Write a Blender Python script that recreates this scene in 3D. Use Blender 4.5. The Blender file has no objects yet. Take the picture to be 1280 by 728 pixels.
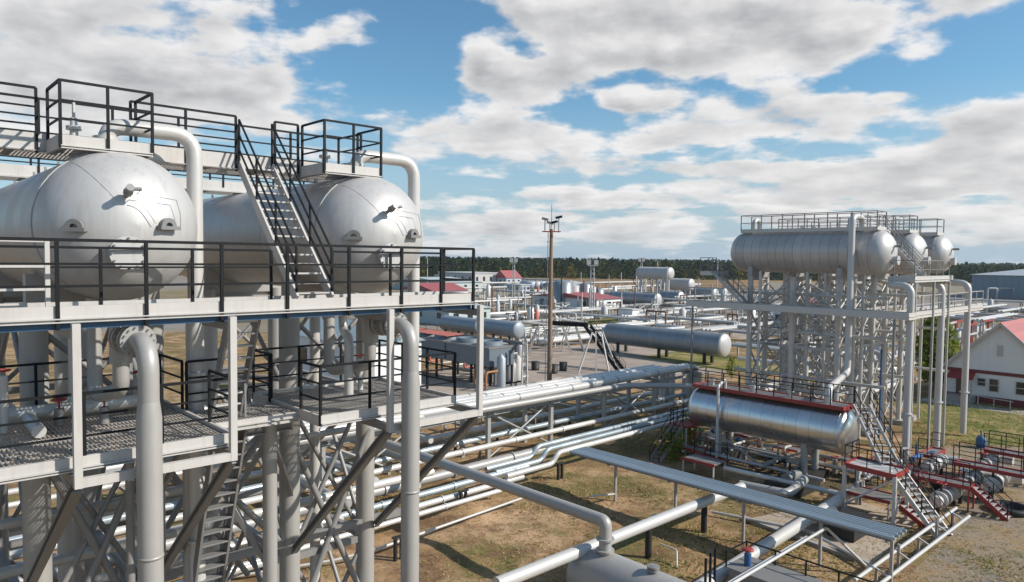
import bpy, math, random
from mathutils import Vector as V, Matrix
random.seed(7)
sc=bpy.context.scene; COL=sc.collection
# ------------------------------------------------------------------ camera
FOC=900.0; H=12.5
pit=math.atan(41/FOC); rol=0.0115
cf=V((0,math.cos(pit),-math.sin(pit))); _r=V((1,0,0)); _u=_r.cross(cf)
cr=_r*math.cos(rol)+_u*math.sin(rol); cu=cr.cross(cf)
CAM=V((0,0,H))
cam=bpy.data.objects.new('camera',bpy.data.cameras.new('camera')); COL.objects.link(cam)
cam.data.sensor_width=36; cam.data.lens=FOC/1280*36; cam.data.clip_end=9000; cam.data.clip_start=.1
cam.matrix_world=Matrix((( cr.x,cu.x,-cf.x,0),(cr.y,cu.y,-cf.y,0),(cr.z,cu.z,-cf.z,H),(0,0,0,1)))
sc.camera=cam
def P(x,y,z=0.0):
    "survey helper: the point at height z seen at photo position x,y"
    d=cf*FOC+cr*(x-640)-cu*(y-364); return CAM+d*((z-H)/d.z)
TH=math.radians(47.4)
A=V((math.sin(TH),math.cos(TH),0)); B=V((-math.cos(TH),math.sin(TH),0)); Z=V((0,0,1))
class Fr:
    def __init__(s,o): s.o=V((o[0],o[1],0))
    def __call__(s,u,v,z=0): return s.o+A*u+B*v+Z*z
# ------------------------------------------------------------------ mesh builder
class MB:
    def __init__(s): s.v=[];s.f=[];s.s=[];s.c=None
    def add(s,vs,fs,sm=False):
        n=len(s.v); s.v+=[V(q) for q in vs]
        for f in fs: s.f.append([i+n for i in f]); s.s.append(sm)
        return s
    def box(s,c,sx,sy,sz,ax=None):
        X,Y,W=ax or (A,B,Z); c=V(c); vs=[]
        for k in (-1,1):
            for j in (-1,1):
                for i in (-1,1): vs.append(c+X*(i*sx/2)+Y*(j*sy/2)+W*(k*sz/2))
        return s.add(vs,[(0,2,3,1),(4,5,7,6),(0,1,5,4),(2,6,7,3),(0,4,6,2),(1,3,7,5)])
    def bx(s,u0,u1,v0,v1,z0,z1,F):
        return s.box(F((u0+u1)/2,(v0+v1)/2,(z0+z1)/2),abs(u1-u0),abs(v1-v0),abs(z1-z0))
    def beam(s,p,q,w,h=None,up=Z):
        p=V(p);q=V(q);h=h or w;d=(q-p); L=d.length; d.normalize()
        if abs(d.dot(up))>.98: up=A
        x=d.cross(up).normalized(); y=x.cross(d)
        return s.box((p+q)/2,w,L,h,(x,d,y))
    def ibeam(s,p,q,w,h,t=.025,up=Z):
        p=V(p);q=V(q); d=(q-p).normalized()
        if abs(d.dot(up))>.98: up=A
        x=d.cross(up).normalized(); y=x.cross(d)
        s.beam(p,q,t,h-2*t,up)
        for k in (-1,1): s.beam(p+y*k*(h/2-t/2),q+y*k*(h/2-t/2),w,t,up)
        return s
    def tube(s,pts,r,n=10,cap=True,smooth=True):
        pts=[V(p) for p in pts]; m=len(pts)
        T=[]
        for i in range(m):
            t=(pts[min(i+1,m-1)]-pts[max(i-1,0)])
            if 0<i<m-1: t=(pts[i+1]-pts[i]).normalized()+(pts[i]-pts[i-1]).normalized()
            T.append(t.normalized())
        x=T[0].cross(Z if abs(T[0].z)<.9 else A).normalized(); vs=[];fs=[]
        for i in range(m):
            x=(x-T[i]*x.dot(T[i])).normalized(); y=T[i].cross(x)
            rr=r[i] if isinstance(r,(list,tuple)) else r
            for k in range(n):
                g=2*math.pi*k/n; vs.append(pts[i]+x*(rr*math.cos(g))+y*(rr*math.sin(g)))
        for i in range(m-1):
            for k in range(n):
                k2=(k+1)%n; fs.append((i*n+k,i*n+k2,(i+1)*n+k2,(i+1)*n+k))
        s.add(vs,fs,smooth)
        if cap:
            s.add(vs[:n],[tuple(reversed(range(n)))]); s.add(vs[-n:],[tuple(range(n))])
        return s
    def cyl(s,p,q,r,n=12,r2=None): return s.tube([p,q],[r,r2 if r2 is not None else r],n)
    def pipe(s,pts,r,bend=None,n=10,seg=5):
        pts=[V(p) for p in pts]; bend=bend or r*2.6; out=[pts[0]]
        for i in range(1,len(pts)-1):
            a=pts[i-1]-pts[i]; b=pts[i+1]-pts[i]; bl=min(bend,a.length*.49,b.length*.49)
            a.normalize();b.normalize()
            if a.dot(b)<-.999: out.append(pts[i]); continue
            p0=pts[i]+a*bl;p2=pts[i]+b*bl
            for k in range(seg+1):
                t=k/seg; out.append(p0*(1-t)**2+pts[i]*(2*t*(1-t))+p2*t*t)
        out.append(pts[-1]); return s.tube(out,r,n)
    def lathe(s,o,d,prof,n=24,smooth=True,x=None):
        o=V(o);d=V(d).normalized(); x=V(x) if x else d.cross(Z if abs(d.z)<.9 else A).normalized(); y=d.cross(x); vs=[];fs=[]
        for (t,r) in prof:
            for k in range(n):
                g=2*math.pi*k/n; vs.append(o+d*t+x*(r*math.cos(g))+y*(r*math.sin(g)))
        for i in range(len(prof)-1):
            for k in range(n):
                k2=(k+1)%n; fs.append((i*n+k,i*n+k2,(i+1)*n+k2,(i+1)*n+k))
        return s.add(vs,fs,smooth)
    def build(s,name,mat,parent=None,kind=None):
        me=bpy.data.meshes.new(name)
        if parent is not None:
            off=world(parent)
        else:
            n=len(s.v); lo=V((min(q.x for q in s.v),min(q.y for q in s.v),min(q.z for q in s.v))); hi=V((max(q.x for q in s.v),max(q.y for q in s.v),max(q.z for q in s.v)))
            off=V(((lo.x+hi.x)/2,(lo.y+hi.y)/2,lo.z)) if kind is None else V((0,0,0))
        me.from_pydata([tuple(q-off) for q in s.v],[],s.f)
        me.polygons.foreach_set('use_smooth',s.s)
        if s.c:
            at=me.color_attributes.new('tone','FLOAT_COLOR','POINT')
            for i,c in enumerate(s.c): at.data[i].color=(c[0],c[1],c[2],1)
        me.materials.append(mat); me.update()
        o=bpy.data.objects.new(name,me); COL.objects.link(o)
        if parent is not None: o.parent=parent
        else: o.location=off
        if kind: o['kind']=kind
        return o
def world(o):
    p=V(o.location)
    while o.parent is not None: o=o.parent; p=p+V(o.location)
    return p
def tag(o,label,cat,group=None):
    o['label']=label;o['category']=cat
    if group:o['group']=group
    return o
def thing(name,label,cat,loc,group=None):
    o=bpy.data.objects.new(name,None); COL.objects.link(o); o.location=loc; return tag(o,label,cat,group)
def copy_part(src,parent,loc):
    c=src.copy(); COL.objects.link(c); c.parent=parent; c.location=V(loc)-world(parent); return c
def copy_tree(o,delta,label=None):
    c=o.copy(); COL.objects.link(c)
    if o.parent is None: c.location=V(o.location)+V(delta)
    if label: c['label']=label
    for ch in list(o.children):
        d=ch.copy(); COL.objects.link(d); d.parent=c
        for g in list(ch.children):
            e=g.copy(); COL.objects.link(e); e.parent=d
    return c
# ------------------------------------------------------------------ materials
def mat(name,col,rough=.5,metal=0.0,var=.12,scale=1.5,streak=0.0,bump=0.0,bscale=20,seam=None,seamgap=1.0,seamw=.02,dirt=None,dirtamt=0.0,spec=.5,attr=None,seamdark=.7,jit=0.0,trans=0.0):
    m=bpy.data.materials.new(name); m.use_nodes=True; nt=m.node_tree; N=nt.nodes; L=nt.links
    bs=N['Principled BSDF']; bs.inputs['Roughness'].default_value=rough; bs.inputs['Metallic'].default_value=metal
    bs.inputs['Specular IOR Level'].default_value=spec
    geo=N.new('ShaderNodeNewGeometry'); pos=geo.outputs['Position']
    def math_(op,a,b=None,c=None,clamp=False):
        n=N.new('ShaderNodeMath'); n.operation=op; n.use_clamp=clamp
        for i,x in enumerate((a,b,c)):
            if x is None: continue
            if isinstance(x,(int,float)): n.inputs[i].default_value=x
            else: L.new(x,n.inputs[i])
        return n.outputs[0]
    def noise(sc_,det=5,vec=None,rg=.6):
        n=N.new('ShaderNodeTexNoise'); n.inputs['Scale'].default_value=sc_; n.inputs['Detail'].default_value=det; n.inputs['Roughness'].default_value=rg
        L.new(vec or pos,n.inputs['Vector']); return n.outputs['Fac']
    def mix(f,a,b,bl='MIX'):
        n=N.new('ShaderNodeMix'); n.data_type='RGBA'; n.blend_type=bl
        for i,x in ((0,f),(6,a),(7,b)):
            if isinstance(x,(int,float)): n.inputs[i].default_value=x
            elif isinstance(x,tuple): n.inputs[i].default_value=(*x[:3],1)
            else: L.new(x,n.inputs[i])
        return n.outputs[2]
    c=tuple(col)
    if attr:
        at=N.new('ShaderNodeAttribute'); at.attribute_name=attr; c=at.outputs['Color']
    if var>0:
        nv=noise(scale); k=math_('MULTIPLY_ADD',nv,2*var,1-var)
        n=N.new('ShaderNodeCombineColor')
        for i in range(3): L.new(k,n.inputs[i])
        c=mix(1.0,c,n.outputs[0],'MULTIPLY')
    if jit>0:
        kk=math_('MULTIPLY_ADD',geo.outputs['Random Per Island'],2*jit,1-jit)
        n=N.new('ShaderNodeCombineColor')
        for i in range(3): L.new(kk,n.inputs[i])
        c=mix(1.0,c,n.outputs[0],'MULTIPLY')
    if streak>0:
        mp=N.new('ShaderNodeMapping'); mp.inputs['Scale'].default_value=(4,4,.35); L.new(pos,mp.inputs['Vector'])
        ns=noise(1.6,6,mp.outputs['Vector'],.7); f=math_('MULTIPLY',math_('SUBTRACT',ns,.5,clamp=True),streak*4,clamp=True)
        c=mix(f,c,dirt or (.17,.13,.10))
    if dirtamt>0:
        nd=noise(.9,7,None,.72); f=math_('MULTIPLY',math_('SUBTRACT',nd,.56,clamp=True),dirtamt*5,clamp=True)
        c=mix(f,c,dirt or (.17,.13,.10))
    hgt=None
    if seam is not None:
        dp=N.new('ShaderNodeVectorMath'); dp.operation='DOT_PRODUCT'; dp.inputs[1].default_value=tuple(seam); L.new(pos,dp.inputs[0])
        t=math_('DIVIDE',dp.outputs['Value'],seamgap); fr=math_('FRACT',t); fl=math_('FLOOR',t)
        ln=math_('LESS_THAN',fr,seamw/seamgap)
        wn=N.new('ShaderNodeTexWhiteNoise'); wn.noise_dimensions='1D'; L.new(fl,wn.inputs['W'])
        kk=math_('MULTIPLY_ADD',wn.outputs['Value'],.16,.9)
        n=N.new('ShaderNodeCombineColor')
        for i in range(3): L.new(kk,n.inputs[i])
        c=mix(1.0,c,n.outputs[0],'MULTIPLY')
        c=mix(math_('MULTIPLY',ln,1-seamdark),c,(.05,.05,.055)); hgt=math_('MULTIPLY',ln,1.0)
        rr=math_('MULTIPLY_ADD',wn.outputs['Value'],.12,rough-.05); L.new(rr,bs.inputs['Roughness'])
    elif rough>.1:
        L.new(math_('MULTIPLY_ADD',noise(3,4),.2,rough-.1),bs.inputs['Roughness'])
    if isinstance(c,tuple): bs.inputs['Base Color'].default_value=(*c[:3],1)
    else: L.new(c,bs.inputs['Base Color'])
    if bump>0:
        bn=N.new('ShaderNodeBump'); bn.inputs['Strength'].default_value=bump; bn.inputs['Distance'].default_value=.02
        hh=noise(bscale,4)
        if hgt is not None: hh=math_('ADD',hh,hgt)
        L.new(hh,bn.inputs['Height']); L.new(bn.outputs['Normal'],bs.inputs['Normal'])
    if trans>0:
        tr=N.new('ShaderNodeBsdfTranslucent'); ms=N.new('ShaderNodeMixShader'); ms.inputs[0].default_value=trans
        if isinstance(c,tuple): tr.inputs[0].default_value=(*c[:3],1)
        else: L.new(c,tr.inputs[0])
        L.new(bs.outputs[0],ms.inputs[1]); L.new(tr.outputs[0],ms.inputs[2]); L.new(ms.outputs[0],N['Material Output'].inputs['Surface'])
    return m
WHT=mat('white_tank_paint',(.47,.455,.44),.46,.25,.10,.8,streak=.3,dirt=(.34,.31,.28),bump=.05,bscale=3,seam=B,seamgap=.95,seamw=.025,seamdark=.6,dirtamt=.12)
HEAD=mat('white_head_paint',(.51,.495,.48),.45,.25,.09,1.2,streak=.42,dirt=(.30,.25,.21),bump=.12,bscale=1.6,dirtamt=.2)
SILV=mat('silver_tank_cladding',(.50,.46,.43),.36,.25,.08,1.0,streak=.30,dirt=(.20,.17,.15),bump=.15,bscale=2.5,seam=B,seamgap=.62,seamw=.04,seamdark=.55)
SHIN=mat('bright_aluminium_cladding',(.72,.70,.68),.30,.92,.06,1.5,streak=.1,bump=.25,bscale=2.2,seam=B,seamgap=.72,seamw=.025,seamdark=.6)
PSIL=mat('aluminium_pipe_cladding',(.62,.595,.56),.34,.2,.08,1.0,streak=.12,bump=.06,bscale=3,seam=A,seamgap=2.3,seamw=.03,seamdark=.75)
PBLU=mat('bluish_galvanised_pipe',(.42,.48,.51),.33,.35,.08,1.0,bump=.1,bscale=3,seam=A,seamgap=1.6,seamw=.03)
PWHT=mat('white_pipe_paint',(.53,.51,.485),.40,.15,.05,1.0,streak=.14,dirt=(.34,.30,.27),bump=.04,bscale=6)
RCOL=mat('light_silver_column_paint',(.54,.51,.475),.45,.12,.06,1.2,streak=.2,dirt=(.28,.23,.19))
RSTL=mat('silver_brace_paint',(.42,.41,.40),.45,.1,.08,1.2,streak=.2,dirt=(.22,.17,.14))
PCOL=mat('grey_column_paint',(.365,.35,.33),.46,.18,.10,1.2,streak=.24,dirt=(.25,.20,.17),bump=.06,bscale=6)
STEEL=mat('grey_steel_paint',(.25,.243,.236),.45,.15,.12,1.5,streak=.24,dirt=(.17,.12,.09))
DSTEEL=mat('dark_grey_steel',(.20,.195,.19),.5,.0,.12,1.5,streak=.2,dirt=(.1,.07,.05))
FASC=mat('white_fascia_paint',(.50,.475,.45),.5,.0,.10,1.2,streak=.3,dirt=(.27,.20,.15),dirtamt=.12)
BLK=mat('black_rail_paint',(.010,.011,.013),.6,.0,.2,4,spec=.2)
BLUE=mat('blue_beam_paint',(.03,.09,.18),.45,.0,.12,2)
RED=mat('red_steel_paint',(.30,.035,.03),.5,.0,.2,2,dirtamt=.2,dirt=(.10,.05,.04))
GRAT=mat('grating_steel',(.46,.43,.40),.55,.3,.2,2)
REDROOF=mat('red_sheet_roof',(.42,.12,.10),.5,.0,.10,.8,seam=(B),seamgap=.5,seamw=.05,seamdark=.75,dirtamt=.1,dirt=(.2,.1,.09))
MAROON=mat('maroon_paint',(.16,.03,.03),.5,.0,.15,1)
HWALL=mat('white_house_wall',(.74,.74,.74),.7,.0,.05,.6,streak=.2,dirt=(.40,.37,.34),bump=.06,bscale=12)
WARE=mat('blue_grey_sheet_wall',(.21,.26,.31),.5,.0,.06,.15,seam=B,seamgap=2.2,seamw=.25,seamdark=.8)
WROOF=mat('pale_sheet_roof',(.36,.38,.40),.5,.0,.06,.15,seam=A,seamgap=3,seamw=.2,seamdark=.85)
GLASS=mat('dark_window_glass',(.03,.035,.04),.08,.0,.1,2,spec=.8)
DARKB=mat('brown_window_board',(.14,.09,.06),.6)
CONC=mat('concrete_foundation',(.34,.31,.28),.85,.0,.15,1.2,dirtamt=.3,bump=.2,bscale=12)
PEDB=mat('black_pipe_pedestal',(.02,.019,.018),.6,.0,.3,4)
POLE=mat('brown_mast_concrete',(.25,.17,.115),.75,.0,.14,2,streak=.4,dirt=(.11,.075,.055))
GVAN=mat('grey_sheet_cladding',(.30,.33,.36),.45,.2,.08,.8,seam=A,seamgap=1.2,seamw=.04,seamdark=.7)
GREYB=mat('grey_blue_louvre',(.135,.165,.195),.55,.0,.1,.6,seam=B,seamgap=1.4,seamw=.05)
RUST=mat('rusty_steel',(.17,.085,.05),.75,.0,.3,1.2)
SALM=mat('salmon_red_casing',(.46,.13,.09),.6,.0,.15,1)
WROUGH=mat('weathered_white_paint',(.47,.455,.44),.55,.0,.14,.7,streak=.4,dirt=(.25,.19,.15))
YELLOW=mat('yellow_paint',(.55,.36,.03),.5)
BVAL=mat('blue_valve_paint',(.03,.10,.24),.4,.0,.15,2)
CABLE=mat('conduit_grey',(.30,.29,.28),.5)
BARK=mat('tree_bark',(.12,.085,.06),.9,.0,.3,3,bump=.4,bscale=10)
LEAF=mat('green_leaves',(.07,.10,.02),.6,.0,.2,.8,jit=.5)
LEAFY=mat('yellow_green_leaves',(.24,.25,.03),.6,.0,.2,.8,jit=.4,trans=.5)
FOR=mat('forest_foliage',(.03,.05,.02),.8,.0,.2,.05,attr='tone',jit=.35,spec=.2,trans=.35)
TUFT=mat('dry_grass_blades',(.2,.15,.06),.8,.0,.0,attr='tone',jit=.4,spec=.2,trans=.5)
PALEG0=mat('teal_grey_sheet_roof',(.30,.37,.39),.5,.1,.08,.4)
ORNG=mat('orange_rust_pipe',(.38,.17,.07),.7,.0,.3,1)
# ground material
def ground_mat(name,cols,scales=(.05,.35,2.2),bump=.5,thr=(.48,.52,.55),soft=.10,spk=.25):
    m=bpy.data.materials.new(name); m.use_nodes=True; nt=m.node_tree;N=nt.nodes;L=nt.links
    bs=N['Principled BSDF']; bs.inputs['Roughness'].default_value=.95; bs.inputs['Specular IOR Level'].default_value=.15
    g=N.new('ShaderNodeNewGeometry'); pos=g.outputs['Position']
    def ns(s,d=6,r=.65,off=0):
        mp=N.new('ShaderNodeMapping'); mp.inputs['Location'].default_value=(off*7.3,off*3.1,off); L.new(pos,mp.inputs['Vector'])
        n=N.new('ShaderNodeTexNoise'); n.inputs['Scale'].default_value=s; n.inputs['Detail'].default_value=d; n.inputs['Roughness'].default_value=r; L.new(mp.outputs[0],n.inputs['Vector']); return n.outputs['Fac']
    def mr(x,lo,hi,a=0,b=1):
        n=N.new('ShaderNodeMapRange'); n.inputs[1].default_value=lo;n.inputs[2].default_value=hi;n.inputs[3].default_value=a;n.inputs[4].default_value=b; L.new(x,n.inputs[0]); return n.outputs[0]
    def mx(f,a,b,bl='MIX'):
        n=N.new('ShaderNodeMix'); n.data_type='RGBA'; n.blend_type=bl
        for i,x in ((0,f),(6,a),(7,b)):
            if isinstance(x,(int,float)): n.inputs[i].default_value=x
            elif isinstance(x,tuple): n.inputs[i].default_value=(*x,1)
            else: L.new(x,n.inputs[i])
        return n.outputs[2]
    c=cols[0]
    for i,cc in enumerate(cols[1:]):
        s=scales[i%len(scales)]; f=mr(ns(s,8,.68,i+1),thr[i%len(thr)]-soft/2,thr[i%len(thr)]+soft/2); c=mx(f,c,cc)
    k=mr(ns(9,6,.75,9),.25,.75,1-spk*1.3,1+spk); cc=N.new('ShaderNodeCombineColor')
    for i in range(3): L.new(k,cc.inputs[i])
    c=mx(1.0,c,cc.outputs[0],'MULTIPLY'); L.new(c,bs.inputs['Base Color'])
    if bump:
        b=N.new('ShaderNodeBump'); b.inputs['Strength'].default_value=bump; b.inputs['Distance'].default_value=.08; L.new(ns(6,8,.7,4),b.inputs['Height']); L.new(b.outputs[0],bs.inputs['Normal'])
    return m
GND=ground_mat('sandy_ground',[(.46,.305,.18),(.35,.22,.11),(.17,.145,.05),(.20,.12,.065)],(.22,.30,.55),thr=(.49,.54,.55),soft=.14,spk=.32)
LAWN=ground_mat('lawn_grass',[(.20,.19,.055),(.33,.25,.11),(.12,.14,.035)],(.3,.7,.2),soft=.14,spk=.3)
GRAV=ground_mat('gravel_yard',[(.30,.225,.15),(.23,.205,.175),(.31,.21,.11),(.17,.15,.07)],(.25,.5,.8),thr=(.5,.55,.62),soft=.16,spk=.35)
ASPH=ground_mat('worn_asphalt',[(.38,.31,.26),(.42,.345,.28),(.29,.24,.205)],(.12,.3,.6),soft=.2,bump=.2,spk=.15)
FIELD=ground_mat('brown_field',[(.27,.15,.085),(.30,.21,.10),(.2,.12,.07)],(.01,.03,.06),soft=.15,bump=0,spk=.2)
MEAD=ground_mat('dry_meadow',[(.30,.22,.12),(.16,.15,.055),(.30,.24,.18),(.22,.16,.10),(.26,.23,.20)],(.02,.05,.15),soft=.12,bump=0,spk=.2)
FLOORC=ground_mat('forest_floor',[(.03,.04,.02),(.05,.055,.025)],(.02,.05),bump=0)
PAD=ground_mat('concrete_pad',[(.42,.34,.26),(.35,.28,.21),(.46,.38,.30)],(.3,.8,.5),soft=.2,bump=.15,spk=.15)
# ------------------------------------------------------------------ setting
def sheet(name,pts,m,z,thick=0):
    b=MB(); n=len(pts); b.add([V((p[0],p[1],z)) for p in pts],[tuple(range(n))]); return b.build(name,m,None,'structure')
def pxs(*l): return [P(x,y,0) for x,y in l]
g=MB(); S=5000; g.add([(-S,-200,0),(S,-200,0),(S,S,0),(-S,S,0)],[(0,1,2,3)]); g.build('ground',GND,None,'structure')
sheet('far_meadow',[(-400,95),(20,120),(90,120),(420,95),(700,420),(-500,420)],MEAD,.008)
sheet('field',pxs((690,362),(940,364),(960,352),(690,349)),FIELD,.016)
sheet('forest_floor',[(-4000,620),(-400,440),(-60,455),(60,480),(220,470),(700,470),(4500,560),(4900,4900),(-4900,4900)],FLOORC,.02)
sheet('gravel_yard',[P(1128,728),P(1200,655),P(1180,600),P(1150,560),P(1330,545),P(1420,728)],GRAV,.010)
sheet('lawn',[P(1130,500),P(1170,548),P(1300,562),P(1420,540),P(1180,495)],LAWN,.012)
sheet('asphalt_yard',[P(470,486),P(640,440),P(760,428),P(930,448),P(940,462),P(800,478),P(700,486),P(560,512)],ASPH,.012)
sheet('far_road',[P(690,408),P(830,400),P(1010,430),P(1000,437),P(830,406),P(690,414)],ASPH,.014)
sheet('grass_strip',[P(800,447),P(860,437),P(1010,458),P(1000,470),P(900,463)],LAWN,.016)
sheet('meadow_strip',[P(690,402),P(785,392),P(785,402),P(690,412)],LAWN,.0165)
sheet('concrete_pad',[P(1088,708),P(1148,652),P(1062,622),P(930,650)],PAD,.014)
DSOIL=ground_mat('dark_brown_soil',[(.10,.075,.05),(.17,.12,.07),(.07,.06,.045)],(.5,.9),soft=.2,spk=.3)  # darker brown mix for the ground below and around the aluminium tank
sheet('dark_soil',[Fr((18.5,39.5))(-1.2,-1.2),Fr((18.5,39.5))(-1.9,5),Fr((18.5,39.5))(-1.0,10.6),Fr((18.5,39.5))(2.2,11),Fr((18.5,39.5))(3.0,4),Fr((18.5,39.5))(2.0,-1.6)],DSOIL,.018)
b=MB()
for p,q in ((P(1088,708),P(930,650)),(P(640,466),P(606,471)),(P(700,473),P(668,480))):
    b.beam(p+Z*.08,q+Z*.08,.25,.16)
b.build('kerb',CONC,None,'structure')
from mathutils import noise as mn
def gh(x,y):
    e=min(1,max(0,(x+9.5)/2))*min(1,max(0,(10.2-x)/1.5))*min(1,max(0,(y-25)/1.5))*min(1,max(0,(47-y)/2))
    h=mn.fractal(V((x*.28,y*.28,3.1)),.9,2.1,5)*.16+.02+mn.noise(V((x*1.7,y*1.7,0)))*.025
    m=P(583,640); d2=((x-m.x)**2+((y-m.y)*.8)**2); h+=.38*math.exp(-d2/1.6)
    return max(-.02,h)*e
b=MB(); nx,ny=110,110
for j in range(ny+1):
    for i in range(nx+1):
        x=-9.5+19.7*i/nx; y=25+22*j/ny; b.v.append(V((x,y,gh(x,y)+.006)))
for j in range(ny):
    for i in range(nx): a_=j*(nx+1)+i; b.f.append((a_,a_+1,a_+nx+2,a_+nx+1)); b.s.append(True)
b.build('bare_soil',GND,None,'structure')
# grass tufts (stuff)
t=MB(); t.c=[]
def tuft(p,green):
    p=V((p.x,p.y,gh(p.x,p.y)))
    for _ in range(4):
        an=random.uniform(0,6.28); h=random.uniform(.03,.10)*(1.5 if green>.5 else 1); w=random.uniform(.015,.035); d=V((math.cos(an),math.sin(an),0)); e=V((-d.y,d.x,0))
        q=p+d*random.uniform(0,.12); n=len(t.v)
        t.add([q-e*w,q+e*w,q+d*random.uniform(.06,.2)+Z*h],[(0,1,2)])
        c=(.22,.23,.06) if random.random()<green else random.choice(((.50,.38,.20),(.42,.30,.14),(.56,.44,.26)))
        t.c+= [c]*3
for k in range(90): # patches
    c=V((random.uniform(-8,22),random.uniform(26,60),0)); R=random.uniform(.6,2.8); gr=random.choice((.0,.15,.3,.75))
    for _ in range(int(70*R)):
        q=c+V((random.gauss(0,R/2),random.gauss(0,R/2),0)); tuft(q,gr)
for k in range(3800):
    tuft(P(random.uniform(500,1280),random.uniform(560,760),0),.12)
for k in range(2600):
    tuft(P(random.uniform(1130,1290),random.uniform(505,560),0),.6)
t.build('grass_tufts',TUFT,None,'stuff')
# forest (stuff)
f=MB(); f.c=[]
FCOL=[(.024,.044,.024),(.030,.052,.026),(.036,.058,.026),(.048,.066,.024),(.021,.038,.026)]
FAUT=[(.16,.15,.03),(.11,.12,.028),(.20,.15,.04),(.09,.105,.028)]
def ftree(x,y,h,w,col,n,pine=None):
    pine=random.random()<.55 if pine is None else pine
    for i in range(n):
        t=random.random(); z=h*(t*.93+.04); k=((1-t)*1.0+.06)*(.75+.5*random.random()) if pine else (.25+math.sin(math.pi*min(1,t*.75+.2))*.8)
        an=random.uniform(0,6.28); rr=w*k*random.uniform(.3,.95); q=V((x+math.cos(an)*rr,y+math.sin(an)*rr,z)); s=random.uniform(.25,.6)*(1.0 if n>20 else 1.9)*w*.6
        e=V((random.uniform(-1,1),random.uniform(-1,1),random.uniform(-.5,.5))).normalized(); g_=e.cross(V((random.uniform(-1,1),random.uniform(-1,1),random.uniform(-1,1)))).normalized()
        f.add([q-e*s,q+g_*s*.9,q+e*s*.9,q-g_*s],[(0,1,2,3)])
        j=random.uniform(.7,1.3); f.c+=[(col[0]*j,col[1]*j,col[2]*j)]*4
    f.add([V((x-.15,y,0)),V((x+.15,y,0)),V((x,y,h*.9))],[(0,1,2)]); f.c+=[(.06,.045,.03)]*3
def fedge(x): return 445+18*math.sin(x*.013)+12*math.sin(x*.041+1)+max(0,(abs(x)-250))*.12
for row in range(9):
    x=-420.0
    while x<560:
        y=fedge(x)+row*14+random.uniform(-6,6)
        if -.95<x/y<.95:
            aut=random.random()<((.38 if math.sin(x*.02)>-.2 else .15) if row<3 else .08)
            hh=random.uniform(7.5,12.2) if not aut else random.uniform(3.0,8.5)
            if row>=2: hh=random.uniform(10.6,12.3)
            ftree(x,y,hh,random.uniform(1.7,3.1),random.choice(FAUT if aut else FCOL),44 if row<3 else 22)
        x+=random.uniform(1.5,4.2)
for dist in (600,660,730,810,900,1000,1120,1270,1450,1700,2050,2500,3100,3900):
    x=-dist*.95; st=4+dist*.006
    while x<dist*.95:
        bl=min(1,(dist-500)/3000); c=random.choice(FCOL); c=tuple(a*(1-.0*bl) for a in c)
        ftree(x,dist+random.uniform(-20,20),random.uniform(11.0,12.9)+dist*.0009,random.uniform(2.4,3.8)*(1+dist*.0005),c,10)
        x+=random.uniform(.7,1.4)*st
f.build('far_forest',FOR,None,'stuff')
# ------------------------------------------------------------------ shared builders
_posts={}
def post_mesh(h,w,m):
    k=(round(h,2),w,m.name)
    if k not in _posts:
        b=MB(); b.box((0,0,h/2),w,w,h); me=bpy.data.meshes.new('post'); me.from_pydata([tuple(q) for q in b.v],[],b.f); me.materials.append(m); _posts[k]=me
    return _posts[k]
def railing(parent,paths,h=1.1,m=BLK,gap=1.3,w=.05,rw=.04,levels=(1,.67,.36),drop=0,posts=None,name='railing'):
    "rails in one mesh, every post a sub-part"
    b=MB(); pl=[]
    for path in paths:
        path=[V(q) for q in path]
        for i in range(len(path)-1):
            p,q=path[i],path[i+1]
            for lv in levels: b.beam(p+Z*h*lv,q+Z*h*lv,rw*(1.15 if lv==1 else .85))
            if posts is None:
                n=max(1,round((q-p).length/gap))
                for k in range(n+1):
                    pl.append(p+(q-p)*(k/n))
    r=b.build(name,m,parent)
    if posts is not None: pl=posts
    done=[]
    for q in pl:
        q=V(q)
        if any((q-d).length<.12 for d in done): continue
        done.append(q)
        o=bpy.data.objects.new('post',post_mesh(h+drop,w,m)); COL.objects.link(o); o.parent=r; o.location=q-Z*drop-world(r)
    return r
def grating(F,u0,u1,v0,v1,z,parent,pitch=.07,along='v',name='floor_grating'):
    b=MB()
    if along=='v':
        n=int((u1-u0)/pitch)
        for i in range(n+1): 
            u=u0+(u1-u0)*i/n; b.bx(u-.011,u+.011,v0,v1,z-.035,z,F)
        n=int((v1-v0)/.3)
        for i in range(n+1):
            v=v0+(v1-v0)*i/n; b.bx(u0,u1,v-.012,v+.012,z-.042,z-.006,F)
    return b.build(name,GRAT,parent)
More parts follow.
